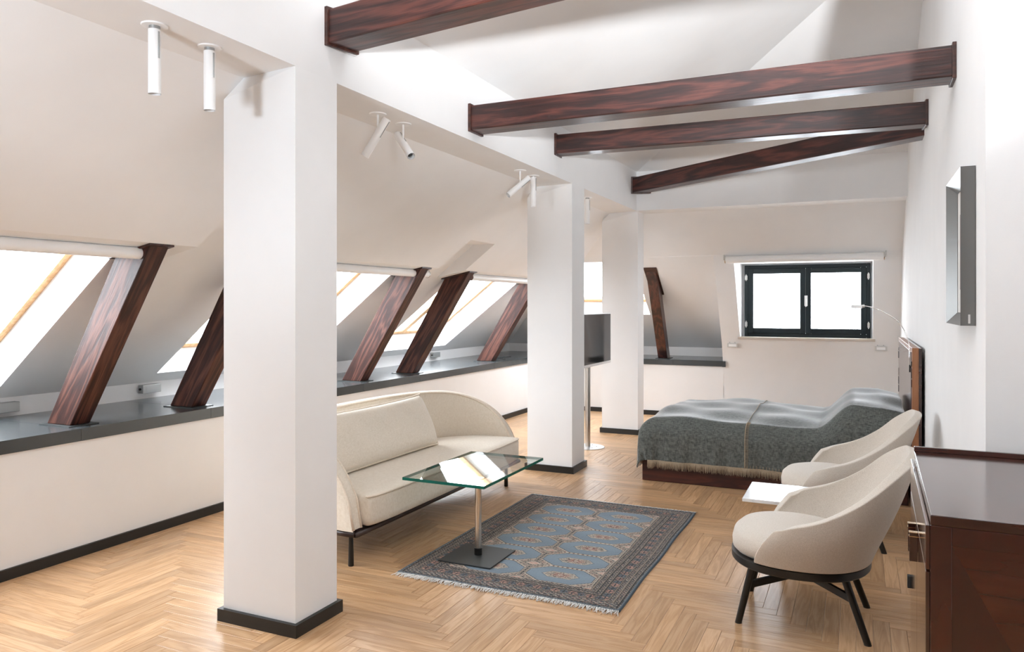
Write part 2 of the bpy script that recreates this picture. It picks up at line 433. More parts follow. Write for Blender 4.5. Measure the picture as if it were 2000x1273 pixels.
# far roof window
c = ((FX[0] + FX[1]) / 2, q0[0], q0[1])
root = bpy.data.objects.new('window_4', None); COL.objects.link(root); root.location = c; root['_o'] = c; root['kind'] = 'structure'
L = math.hypot(q1[0] - q0[0], q1[1] - q0[1]); uy, uz = (q1[0] - q0[0]) / L, (q1[1] - q0[1]) / L
def fbar(a0, a1, x0, x1, t0=-.06, t1=0):
    return MB().prism([(q0[0] + uy * s + fn[0] * t, q0[1] + uz * s + fn[1] * t) for s, t in ((a0, t0), (a1, t0), (a1, t1), (a0, t1))], 'x', x0, x1)
for x0, x1 in ((FX[0], FX[0] + .05), (FX[1] - .05, FX[1])): fbar(0, L, x0, x1).build('stile', M['pine'], root)
for s0 in (0, L - .06): fbar(s0, s0 + .06, FX[0] + .05, FX[1] - .05).build('rail', M['pine'], root)
fbar(.06, L - .06, FX[0] + .05, FX[1] - .05, -.03, -.026).build('pane', M['glass'], root)
portal((c[0], (q0[0] + q1[0]) / 2 + fn[0] * .01, (q0[1] + q1[1]) / 2 + fn[1] * .01), (0, -fn[0], -fn[1]), FX[1] - FX[0], L)
# dormer window: dark two-sash casement
def casement():
    fy0, fy1 = 10.83, 10.9
    x0, x1, z0, z1 = -1.434, .145, 1.168, 2.147
    c = ((x0 + x1) / 2, fy0, z0)
    root = bpy.data.objects.new('window_5', None); COL.objects.link(root); root.location = c; root['_o'] = c; root['kind'] = 'structure'
    F = .05; G = M['frame_green']
    fr = MB().box(x0, x0 + F, fy0, fy1, z0, z1).box(x1 - F, x1, fy0, fy1, z0, z1).box(x0 + F, x1 - F, fy0, fy1, z0, z0 + F).box(x0 + F, x1 - F, fy0, fy1, z1 - F, z1).build('frame', G, root, bevel=.004)
    xm = (x0 + x1) / 2
    for sx0, sx1, hs in ((x0 + F, xm - .001, 1), (xm + .001, x1 - F, -1)):
        S = .068
        a, b, c0, d = sx0, sx1, z0 + F, z1 - F
        sash = MB().box(a, a + S, fy0 - .012, fy1 - .02, c0, d).box(b - S, b, fy0 - .012, fy1 - .02, c0, d).box(a + S, b - S, fy0 - .012, fy1 - .02, c0, c0 + S).box(a + S, b - S, fy0 - .012, fy1 - .02, d - S, d).build('sash', G, root, bevel=.005)
        MB().box(a + S - .004, b - S + .004, fy0 + .02, fy0 + .024, c0 + S - .004, d - S + .004).build('pane', M['glass'], sash)
        hx_ = x0 + .012 if hs == 1 else x1 - .04
        for zz in (z0 + .14, z1 - .2): MB().box(hx_, hx_ + .028, fy0 - .03, fy0 - .012, zz, zz + .06).tube([(hx_ + .014, fy0 - .03, zz - .015), (hx_ + .014, fy0 - .03, zz + .075)], .007, 8).build('hinge', M['steel'], sash)
    h = MB().box(xm - .012, xm + .026, fy0 - .022, fy0 - .012, z0 + .42, z0 + .56).tube([(xm + .007, fy0 - .022, z0 + .52), (xm + .007, fy0 - .05, z0 + .52), (xm + .007, fy0 - .05, z0 + .41)], .008, 8)
    h.build('handle', M['steel'], root)
    portal(((WX0 + WX1) / 2, YW + .01, (WZ0 + WZ1) / 2), (0, -1, 0), WX1 - WX0, WZ1 - WZ0)
    MB().box(WX0 - .03, WX1 + .03, dy(WZ0) - .025, 10.83, WZ0 - .02, WZ0 + .012).build('sill', M['stone_sill'], root, bevel=.003)
    # infill between frame and reveal
casement()
m = MB(); y = 10.9
for x0, x1, z0, z1 in ((WX0, -1.434, WZ0, WZ1), (.145, WX1, WZ0, WZ1), (-1.434, .145, WZ0, 1.168), (-1.434, .145, 2.147, WZ1)):
    m.quad((x0, y, z0), (x1, y, z0), (x1, y, z1), (x0, y, z1))
struct(m.build('trim_3', M['white']))

# ================================================================ two unseen uplighters, added behind the camera to brighten the upper room
def uplighter(x, y, label, energy, aim, cone, blend, soft, color):
    t = thing('added_uplight', label, 'floor lamp', (x, y, 0), 'added floor uplighters')
    MB().lathe([(.16, 0), (.16, .015), (.02, .03)], (x, y, 0)).build('base', M['white'], t, angle=.6)
    MB().tube([(x, y, .02), (x, y, 1.75)], .014, 12).build('pole', M['steel'], t, angle=.7)
    bw = [(.03, 1.74), (.1, 1.76), (.16, 1.81), (.185, 1.87), (.175, 1.868), (.15, 1.82), (.09, 1.775), (.01, 1.765)]
    MB().lathe(bw, (x, y, 0), 32).build('bowl', M['white'], t, smooth=True)
    l = bpy.data.lights.new('added_fill_light', 'SPOT'); l.energy = energy; l.color = color; l.spot_size = math.radians(cone); l.spot_blend = blend; l.shadow_soft_size = soft
    lo = bpy.data.objects.new('added_fill_light', l); COL.objects.link(lo); lo.location = (x, y, 1.9); lo.rotation_euler = Vector(aim).to_track_quat('-Z', 'Y').to_euler()
uplighter(1.3, -.3, 'added unseen white floor uplighter with a bowl shade standing against the side wall', 5000, (-1.65, 3.4, 2.35), 64, 1.0, .1, (.93, .965, 1.0))  # guessed source of the bright ceiling, added out of view
uplighter(-2.1, -.5, 'added unseen white floor uplighter with a bowl shade standing close to the window ledge', 390, (.1, .72, .72), 128, .5, .15, (.80, .90, 1.0))  # added out of view to lift the first pillar's front and near slope
# ================================================================ pillars
def pillar(y0, y1, label):
    x0, x1 = -2.933, XB
    t = thing('pillar', label, 'pillar', ((x0 + x1) / 2, (y0 + y1) / 2, 0))
    zl = 2.645; d = .045
    v = [(x0, y0, 0), (x1, y0, 0), (x1, y1, 0), (x0, y1, 0),
         (x0, y0, zl), (x1, y0, ZB), (x1, y1, ZB), (x0, y1, zin(x0)),
         (x0, y0 + d, zin(x0)), (XS, y0 + d, ZB), (XS, y1, ZB)]
    f = [(0, 1, 5, 4), (1, 2, 6, 5), (2, 3, 7, 10, 6), (3, 0, 4, 8, 7), (4, 5, 9, 8), (8, 9, 10, 7), (5, 6, 10, 9), (3, 2, 1, 0)]
    MB().add(v, f).build('shaft', M['wall'], t)
    s = .022
    m = MB()
    m.box(x0 - s, x1 + s, y0 - s, y0 - .0005, 0, .062).box(x0 - s, x1 + s, y1 + .0005, y1 + s, 0, .062)
    m.box(x0 - s, x0 - .0005, y0, y1, 0, .062).box(x1 + .0005, x1 + s, y0, y1, 0, .062)
    m.build('skirting', M['skirt'], t)
pillar(2.87, 3.188, 'white square pillar between the sofa and the pair of upright ceiling spots')
pillar(6.74, 7.09, 'white square pillar beyond the far end of the sofa, hiding half the television')
pillar(9.09, 9.363, 'white square pillar at the corner near the foot of the bed')

# ================================================================ timber
def frame_obj(p0, p1):
    d = Vector(p1) - Vector(p0); L = d.length
    return L, math.atan2(d.y, d.x)
def tie(p0, p1, w, h, label, far_plate=True):
    """horizontal tie beam; p0,p1 = ends of the lower front edge"""
    L, a = frame_obj(p0, p1)
    t = thing('tie_beam', label, 'beam', p0, 'dark stained tie beams'); t['_o'] = (0, 0, 0); t.rotation_euler = (0, 0, a)
    t.location = p0
    MB().box(-.01, L + .01, 0, w, 0, h).build('timber', M['beam'], t, bevel=.008)
    sk = math.tan(-a)
    def pl(x, th):
        e = .012
        m = MB(); P = []
        for (y, z) in ((-e, -e), (w + e, -e), (w + e, h + e), (-e, h + e)): P.append((y, z))
        vs = [(x + y * (-sk) * -1, y, z) for y, z in P] + [(x + th + y * (-sk) * -1, y, z) for y, z in P]
        m.add(vs, [(0, 1, 2, 3), (7, 6, 5, 4), (0, 4, 5, 1), (1, 5, 6, 2), (2, 6, 7, 3), (3, 7, 4, 0)])
        m.build('end_plate', M['plate'], t, bevel=.003)
    pl(0.0, .02)
    if far_plate: pl(L - .02, .02)
    return t
tie((XB, 3.10, 2.935), (1.74, 2.52, 2.935), .18, .175, 'dark timber tie beam set into the white wall over the first pillar')
tie((XB, 4.65, 2.822), (XR, 4.64, 2.822), .178, .17, 'dark timber tie beam spanning to the right wall above the framed picture')
tie((XB, 6.285, 2.955), (XR, 6.41, 2.965), .16, .17, 'dark timber tie beam touching the slanting beam at the right wall')
tie((XB, 8.80, 2.945), (XR, 6.79, 2.995), .17, .18, 'slanting dark timber beam running from the corner pillar to the right wall', far_plate=False)

def strut(y0, y1, label):
    poly = [(-4.85, ZL + .006), (-4.62, ZL + .006), (-3.885, ZPAN - .004), (XU + .02, ZU - .006)]
    t = thing('roof_strut', label, 'beam', (-4.735, (y0 + y1) / 2, ZL), 'dark struts along the window ledge')
    yc = (y0 + y1) / 2
    # timber is built along its own axis so that the grain follows it
    o = MB().prism(poly, 'y', y0, y1).build('timber', M['strut'], t, bevel=.006)
    MB().box(-4.88, -4.58, y0 - .035, y1 + .035, ZL, ZL + .006).build('base_plate', M['black_metal'], t)
    P = [(XP + .0, ZPAN - .002), (XU - .015, ZU - .004), (XU - .015, ZU - .016), (XP + .0, ZPAN - .014)]
    MB().prism(P, 'y', y0 - .02, y1 + .02).build('end_plate', M['plate'], t)
M['strut'] = wood('stained_strut', (.010, .004, .003), (.04, .012, .008), (.12, .045, .03), (1, 1, 1), .9, .5, coat=0, bump=.3, rings=12.0, dist=.25, spec=.3)
for nd in M['strut'].node_tree.nodes:         # grain runs up the slope of the struts
    if nd.type == 'MAPPING':
        nd.vector_type = 'TEXTURE'; nd.inputs['Rotation'].default_value = (0, math.radians(-57.5), 0)
mps = [nd for nd in M['strut'].node_tree.nodes if nd.type == 'MAPPING']
mps[0].inputs['Scale'].default_value = (1, 1 / 10, 1 / 10); mps[1].inputs['Scale'].default_value = (1, 1 / 60, 1 / 60)
strut(1.16, 1.30, 'dark slanting roof strut by the near end of the first roof window')
strut(3.225, 3.365, 'dark slanting roof strut at the blind end, foot on ledge joint before the first pillar')
strut(4.2, 4.34, 'dark slanting roof strut half hidden behind the first pillar')
strut(6.34, 6.48, 'dark slanting roof strut behind the sofa where the second roller blind ends')
strut(7.33, 7.47, 'dark slanting roof strut where the third roller blind begins')
strut(9.36, 9.5, 'dark slanting roof strut at the far end of the long ledge')
# strut on the far ledge leaning towards the room
t = thing('roof_strut', 'slender dark roof strut standing on the far ledge beside the corner pillar', 'beam', (-2.6, 11.05, ZL), 'dark struts along the window ledge')
pf = [(10.97, ZL + .006), (11.15, ZL + .006), (10.62, yout and .95 + .775 * (YBK - 10.62) - .004), (10.27, .95 + .775 * (YBK - 10.27) - .004)]
MB().prism(pf, 'x', -2.68, -2.54).build('timber', M['beam_up'], t, bevel=.006)
MB().box(-2.71, -2.51, 10.94, 11.19, ZL, ZL + .006).build('base_plate', M['black_metal'], t)
pe = [(10.22, 2.1203 - .002), (10.68, 1.7638 - .002), (10.68, 1.7638 - .016), (10.22, 2.1203 - .016)]
MB().prism(pe, 'x', -2.70, -2.52).build('end_plate', M['plate'], t)

# ================================================================ roller blinds
def blind(p0, p1, label, r=.036, axis='y'):
    t = thing('roller_blind', label, 'blind', ((p0[0] + p1[0]) / 2, (p0[1] + p1[1]) / 2, p0[2] - r), 'white roller blinds')
    MB().tube([p0, p1], r, 20).build('cassette', M['white'], t, angle=.7)
    d = (Vector(p1) - Vector(p0)).normalized()
    for p, s in ((Vector(p0), -1), (Vector(p1), 1)):
        e = p + d * s * .012
        MB().tube([p + d * s * .0015, p + d * s * .01], r * 1.08, 20).build('end_cap', M['chrome'], t, angle=.7)
        up = Vector((0, 0, r + .035)); out = Vector((.012, 0, 0)) if axis == 'y' else Vector((0, .03, 0))
        MB().tube([e, e + d * s * .012, e + d * s * .012 + out + up], .009, 8).build('bracket', M['chrome'], t, smooth=True)
    return t
ZBL = 1.916
blind((-3.985, 1.25, ZBL), (-3.985, 3.33, ZBL), 'white roller blind over the first roof window, by the two upright spots')
blind((-3.985, 4.32, ZBL), (-3.985, 6.60, ZBL), 'white roller blind above the ledge behind the sofa')
blind((-3.985, 7.55, ZBL), (-3.985, 9.45, ZBL), 'white roller blind at the far left, running behind the second pillar')
b = blind((-1.56, dy(2.185) - .06, 2.185), (.275, dy(2.185) - .06, 2.185), 'white roller blind rolled up above the dark casement window', r=.046, axis='x')

# motor boxes on the upstand
for y, z, lab in ((3.3, .885, 'small grey motor box on the upstand board behind the first slanting strut'), (4.49, .9, 'small grey motor box on the upstand board just left of the first pillar'), (9.2, .9, 'small grey motor box on the upstand board behind the farthest roller blind')):
    t = thing('blind_motor', lab, 'motor box', (XBK + .04, y, z - .035), 'blind motor boxes')
    MB().box(XBK + .001, XBK + .06, y - .09, y + .09, z - .035, z + .035).build('housing', M['grey_metal'], t, bevel=.004)
    MB().box(XBK + .06, XBK + .0615, y - .06, y + .06, z - .02, z + .02).build('cover', M['grey_metal'], t)
    MB().tube([(XBK + .03, y - .09, z), (XBK + .03, y - .1, z)], .01, 8).build('plug', M['black_metal'], t)
# label boxes on the far wall under the window
for x, lab in ((-1.575, 'small white control box with two screws left of the casement window'), (.262, 'small white control box with two screws between window and headboard')):
    z = 1.045; y = dy(z)
    t = thing('control_box', lab, 'control box', (x, y, z - .04), 'blind control boxes')
    MB().box(x - .07, x + .07, y - .035, y + .02, z - .028, z + .028).build('housing', M['grey_light'], t, bevel=.004)
    MB().box(x - .05, x + .05, y - .0365, y - .035, z - .014, z + .018).build('label_plate', M['white'], t)
    for dx in (-.04, .03): MB().lathe([(.007, 0), (.007, .004)], (x + dx, y - .02, z + .04), 8).build('screw', M['black_metal'], t)

# ================================================================ ceiling spots
def spot(y, label, d=None, x=-2.64):
    t = thing('ceiling_spot', label, 'spotlight', (x, y, ZB - .3), 'white cylinder ceiling spots')
    MB().lathe([(.05, -.006), (.052, -.003), (.052, 0)], (x, y, ZB), 28).build('rose', M['white'], t, angle=.6)
    r = .025; Lt = .265
    if d is None:
        top = Vector((x, y, ZB - .02)); dd = Vector((0, 0, -1))
        MB().tube([(x, y, ZB - .006), (x, y, ZB - .02)], .022, 16).build('neck', M['grey_metal'], t, angle=.7)
    else:
        dd = Vector(d).normalized()
        mid = Vector((x, y, ZB - .12)); top = mid - dd * Lt * .42
        MB().tube([(x, y, ZB - .004), (x, y, ZB - .075)], .007, 10).tube([(x, y, ZB - .075), mid], .005, 8).build('stem', M['white'], t, angle=.7)
        top = top + Vector((0, 0, -.005))
    end = top + dd * Lt
    tube = MB()
    tube.tube([top, end], r, 24, cap=False); tube.tube([end, end - dd * .05], r - .003, 24, cap=False); tube.tube([end - dd * .05, end - dd * .0502], r - .003, 24)
    tube.tube([top, top + dd * .001], r, 24)
    tube.build('barrel', M['white'], t, angle=.7)
    side = dd.cross(Vector((0, 1, 0)) if abs(dd.y) < .8 else Vector((1, 0, 0))).normalized()
    s0 = top + side * (r - .002)
    MB().tube([s0 + dd * .01, s0 + dd * .12], .005, 6).build('slot', M['grey_metal'], t)
    MB().tube([end - dd * .03, end - dd * .031], r - .004, 20).build('lens', M['lens'], t)
M['lens'] = plain('dark_lens', (.05, .05, .05), .2)
rt = Vector((math.cos(math.radians(24.69)), math.sin(math.radians(24.69)), 0)); fw = Vector((-rt.y, rt.x, 0))
spot(2.21, 'upright white cylinder spot, the one farther from the first pillar')
spot(2.50, 'upright white cylinder spot, the one beside the first pillar')
spot(3.80, 'tilted white spot pointing down to the roller blind, right behind the first pillar', rt * -.134 + Vector((0, 0, -.21)) + fw * .03)
spot(4.08, 'tilted white spot with open end turned to the room, second behind the first pillar', rt * .105 + Vector((0, 0, -.165)) - fw * .16)
spot(5.91, 'tilted white spot aimed away from the second pillar', rt * -.173 + Vector((0, 0, -.16)) - fw * .1)
spot(6.20, 'upright white spot touching the second pillar', Vector((0, 0, -1)))
spot(7.68, 'upright white spot seen just beyond the second pillar')

# ================================================================ oak herringbone floor
PW, PL = .075, .6
AX, AY = -1.06, 4.25
planks = []
def inroom(x0, x1, y0, y1):
    x0 = max(x0, XK); y1 = min(y1, YF); y0 = max(y0, YR)
    xm = XR if (y0 + y1) / 2 > YC else XR2
    x1 = min(x1, xm)
    return (x0, x1, y0, y1) if x1 - x0 > .004 and y1 - y0 > .004 else None
for b in range(-16, 17):
    for k in range(-130, 131):
        ox, oy = AX + b * PL + k * PW, AY + b * PL - k * PW
        for hor in (1, 0):
            r = (ox, ox + PL, oy - PW, oy) if hor else (ox - PW, ox, oy - PL, oy)
            q = inroom(*r)
            if q: planks.append((q, hor, r))
def pix(x, y):
    c, s = math.cos(math.radians(24.69)), math.sin(math.radians(24.69))
    rr, ww = x * c + y * s, -x * s + y * c
    return (1000 + 1471.7 * rr / ww, 595.75 + 1471.7 * 1.6 / ww, ww) if ww > .3 else (9e9, 9e9, 9e9)
def vis(q):
    u, v, w_ = pix((q[0] + q[1]) / 2, (q[2] + q[3]) / 2)
    return w_ if -60 < u < 2060 and 700 < v < 1330 else 99
planks.sort(key=lambda p: vis(p[0]))
G = .0005
def plank_mesh(lx, ly, name='plank'):
    c = .0012
    pts = [(-lx / 2, -ly / 2), (lx / 2, -ly / 2), (lx / 2, ly / 2), (-lx / 2, ly / 2)]
    ip = [(-lx / 2 + c, -ly / 2 + c), (lx / 2 - c, -ly / 2 + c), (lx / 2 - c, ly / 2 - c), (-lx / 2 + c, ly / 2 - c)]
    v = [(*p, -.016) for p in pts] + [(*p, -.0008) for p in pts] + [(*p, 0) for p in ip]
    f = [(8, 9, 10, 11)] + [(i, (i + 1) % 4, 4 + (i + 1) % 4, 4 + i) for i in range(4)] + [(4 + i, 4 + (i + 1) % 4, 8 + (i + 1) % 4, 8 + i) for i in range(4)]
    return v, f
def finish(me, locs):
    uv = me.uv_layers.new(name='UVMap')
    me.materials.append(M['oak'])
    dat = np.empty(len(me.loops), dtype=np.int32); me.loops.foreach_get('vertex_index', dat)
    uv.data.foreach_set('uv', np.array(locs, dtype=np.float32)[dat].ravel())
cache = {}
rest_v, rest_f, rest_uv = [], [], []
floor = sub
for i, (q, hor, r) in enumerate(planks):
    x0, x1, y0, y1 = q
    L_, W_ = (x1 - x0, y1 - y0) if hor else (y1 - y0, x1 - x0)
    L_ -= 2 * G; W_ -= 2 * G
    cx, cy = (x0 + x1) / 2, (y0 + y1) / 2
    if i < 300:
        key = (round(L_, 4), round(W_, 4))
        if key not in cache:
            v, f = plank_mesh(L_, W_); me = bpy.data.meshes.new('plank'); me.from_pydata(v, [], f); finish(me, [(p[0], p[1]) for p in v]); cache[key] = me
        o = bpy.data.objects.new('plank', cache[key]); COL.objects.link(o)
        o.rotation_euler = (0, 0, 0 if hor else PI / 2); o.parent = floor
        o.location = Vector((cx, cy, 0)) - floor.location
    else:
        v, f = plank_mesh(L_, W_); n0 = len(rest_v)
        rest_uv += [(p[0], p[1]) for p in v]
        rest_v += [((p[0] if hor else -p[1]) + cx, (p[1] if hor else p[0]) + cy, p[2]) for p in v]
        rest_f += [tuple(a + n0 for a in g) for g in f]
me = bpy.data.meshes.new('plank_field'); me.from_pydata([tuple(Vector(p) - floor.location) for p in rest_v], [], rest_f); finish(me, rest_uv)
o = bpy.data.objects.new('plank_field', me); COL.objects.link(o); o.parent = floor; o['kind'] = 'stuff'
# ================================================================ furniture materials
M['linen'] = fabric('cream_linen', (.68, .60, .49), (.79, .72, .62), 420, .15)
M['piping'] = fabric('piping_linen', (.70, .60, .48), (.80, .71, .60), 300, .15)
M['felt'] = fabric('oatmeal_wool', (.52, .46, .39), (.66, .60, .53), 420, .3, weave=False)
M['brown'] = plain('dark_brown_leather', (.03, .014, .011), .4)
M['teal_edge'] = plain('glass_edge', (.0, .10, .072), .3, spec=.3)
M['table_glass'] = glass('table_glass', (.93, .97, .95), 1.52)
M['throw'] = fabric('grey_wool_throw', (.05, .054, .05), (.165, .175, .162), 300, .5, sheen=1.0, srough=.25)
M['tassel'] = fabric('straw_thread', (.27, .20, .125), (.42, .33, .23), 300, .2, weave=False)
M['mahogany'] = wood('mahogany', (.026, .005, .0035), (.042, .0075, .005), (.062, .012, .007), (1.5, 1.5, .25), 2.2, .22, coat=.5, bump=.02)
M['mahogany_dark'] = wood('mahogany_dark', (.02, .006, .004), (.035, .010, .007), (.055, .017, .012), (.5, 4, 4), 1.5, .16, coat=.6, bump=.0)
M['bed_wood'] = wood('bed_wood', (.02, .005, .004), (.045, .010, .007), (.08, .02, .012), (1, 6, 6), 1.2, .4, bump=.03)
M['cherry'] = wood('cherry_edge', (.20, .075, .03), (.28, .115, .05), (.34, .15, .07), (6, 6, .8), 1.5, .35, bump=.02)
M['headpanel'] = wood('headboard_panel', (.04, .02, .022), (.07, .035, .038), (.10, .05, .05), (4, .5, 4), 1.2, .18, coat=.4, bump=0)
M['marble'], nt_, b_ = new_mat('white_marble')
b_.inputs['Roughness'].default_value = .12
tc_ = N(nt_, 'ShaderNodeTexCoord'); n_ = N(nt_, 'ShaderNodeTexNoise', Scale=5.0, Detail=8.0, Distortion=2.5)
nt_.links.new(tc_.outputs['Object'], n_.inputs['Vector'])
r_ = ramp(nt_, [(.3, (.5, .51, .53)), (.46, (.82, .83, .84)), (.6, (.86, .86, .86))])
nt_.links.new(n_.outputs['Fac'], r_.inputs['Fac']); nt_.links.new(r_.outputs['Color'], b_.inputs['Base Color'])
M['screen'] = plain('tv_screen', (.006, .006, .007), .08)
M['silver'] = plain('silver_frame', (.21, .21, .205), .35, .9)
M['alu'] = plain('satin_aluminium', (.72, .72, .72), .3, .8)
M['paper'] = plain('mount_card', (.8, .79, .76), .8)
M['print'] = plain('faded_print', (.42, .36, .33), .8)

def spow(x, p): return math.copysign(abs(x) ** p, x)

# ================================================================ sofa
def sofa():
    yc, A, D, xf, n = 4.915, 1.205, .87, -2.755, 2.6
    zb, zt = .235, .835
    t = thing('sofa', 'cream linen sofa with rounded wraparound back and piped edges', 'sofa', (-3.2, yc, 0))
    def plan(a, A_, D_):
        return xf - D_ * spow(math.sin(a), 2 / n), yc - A_ * spow(math.cos(a), 2 / n)
    def top(a):
        q = abs(math.sin(a)) ** (2 / n); qq = min(1, q / .88)
        return zb + (zt - zb) * math.sqrt(max(0, 1 - (1 - qq) ** 2)) + .012
    NT = 120; rows = []; po = []; pi_ = []
    for i in range(NT + 1):
        u = i / NT; a = PI * (.5 - .5 * math.cos(PI * u)) if False else PI * u
        # denser sampling near the arm ends
        a = PI * (u + .06 * math.sin(2 * PI * u) * -1)
        a = min(max(a, 0), PI)
        xo, yo = plan(a, A, D); xi, yi = plan(a, A - .085, D - .085); z = top(a)
        lean = .02 * math.sin(a)
        hr = min(.03, (z - zb) * .4)
        rows.append([(xo, yo, zb), (xo - lean, yo, (zb + z) / 2), (xo - lean, yo, z - hr), (xo * .85 + xi * .15 - lean, yo * .85 + yi * .15, z - hr * .25), ((xo + xi) / 2 - lean, (yo + yi) / 2, z),
                     (xo * .15 + xi * .85 - lean, yo * .15 + yi * .85, z - hr * .25), (xi - lean, yi, z - hr), (xi, yi, (zb + z) / 2), (xi, yi, zb)])
        po.append((xo * .96 + xi * .04 - lean, yo * .96 + yi * .04, z - hr * .5)); pi_.append((xo * .06 + xi * .94 - lean, yo * .06 + yi * .94, z - hr * .5))
    sh = MB().grid(rows).build('back_shell', M['linen'], t, smooth=True)
    MB().tube(po, .009, 8).build('piping', M['piping'], sh, smooth=True)
    MB().tube(pi_, .009, 8).build('piping', M['piping'], sh, smooth=True)
    # seat cushion, D-shaped, crowned
    def outline(a, k, fr):
        A_ = A - .092; D_ = D - .095
        s = math.sin(a)
        x = xf + .03 - D_ * spow(s, 2 / 2.6) if s >= 0 else xf + .03 - .055 * spow(s, 2 / 3.2)
        y = yc - A_ * spow(math.cos(a), 2 / (2.6 if s >= 0 else 6))
        xm_ = xf - .36; f = 1 - k / .41
        return xm_ + (x - xm_) * f, yc + (y - yc) * (1 - k / A_)
    prof = [(.03, .245), (.004, .262), (0, .30), (0, .40), (.004, .428), (.02, .442), (.08, .452), (.2, .462), (.33, .468)]
    rows = []; edge = []
    for k, z in prof:
        rows.append([(*outline(2 * PI * j / 96, k, 0), z) for j in range(96)])
    m = MB().grid(rows, closed_u=True); nv = len(m.v)
    m.f.append(tuple(range(nv - 96, nv))); m.mi.append(0); m.f.append(tuple(range(96))[::-1]); m.mi.append(0)
    cu = m.build('seat_cushion', M['linen'], t, smooth=True)
    MB().tube([(*outline(2 * PI * j / 96, .003, 0), .432) for j in range(48, 97)], .008, 8).build('piping', M['piping'], cu, smooth=True)
    # long back cushion, leaning
    L2, H2, T2 = .70, .205, .105
    cyc = 4.60
    lean = math.radians(24)
    rows = []
    NU, NV = 56, 32
    def cpt(u, v, s):
        # u,v in -1..1 across length and height, s = side
        pin = (1 - abs(u) ** 5) * (1 - abs(v) ** 4)
        th = T2 * (.18 + .82 * max(0, pin) ** .5)
        yl = L2 * u * (1 - .02 * abs(v) ** 3); hl = H2 * v * (1 + .05 * (1 - u * u) * (v > 0) * -1 + .04 * abs(u) ** 6)
        wr = .004 * math.sin(9 * u + 3 * v) * (1 - abs(v)) + .006 * math.sin(23 * u + 4 * v) * max(0, v) * (1 - v)
        o = s * th + wr
        x = -3.20 + o * math.cos(lean) - hl * math.sin(lean)
        z = .665 + hl * math.cos(lean) + o * math.sin(lean)
        return (x, cyc + yl, z)
    m = MB()
    for s in (1, -1): m.grid([[cpt(-1 + 2 * i / NU, -1 + 2 * j / NV, s) for i in range(NU + 1)] for j in range(NV + 1)])
    per = [(-1 + 2 * i / NU, 1) for i in range(NU + 1)]
    def rim(pts):
        m.grid([[cpt(u, v, s * f) for u, v in pts] for s, f in ((1, 1), (1, .33), (-1, .33), (-1, 1))])
    loop = [(-1 + 2 * i / NU, -1) for i in range(NU)] + [(1, -1 + 2 * j / NV) for j in range(NV)] + [(1 - 2 * i / NU, 1) for i in range(NU)] + [(-1, 1 - 2 * j / NV) for j in range(NV + 1)]
    rim(loop)
    bc = m.build('back_cushion', M['linen'], t, smooth=True)
    MB().tube([Vector(cpt(u, v, 1)) + Vector((.004, 0, .003)) for u, v in loop[:-1]], .008, 8, closed=True).build('piping', M['piping'], bc, smooth=True)
    # rail and legs
    fr = [plan(PI * i / 60, A - .01, D - .01) for i in range(61)]
    m = MB().tube([(x, y, .217) for x, y in fr], .017, 10).tube([(xf + .012, yc - A + .01, .217), (xf + .012, yc + A - .01, .217)], .017, 10)
    m.build('base_rail', M['brown'], t, smooth=True)
    pl = [plan(PI * i / 60, A - .03, D - .03) for i in range(61)]
    MB().prism(pl, 'z', .226, .246).build('base_plate', M['brown'], t)
    for x, y in ((-2.83, 3.79), (-2.83, 6.03), (-3.5, 4.15), (-3.5, 5.68)):
        MB().lathe([(.016, .0), (.018, .004), (.016, .1), (.0125, .2), (.013, .226)], (x, y, 0), 14).build('leg', M['black_wood'], t, angle=.6)
sofa()

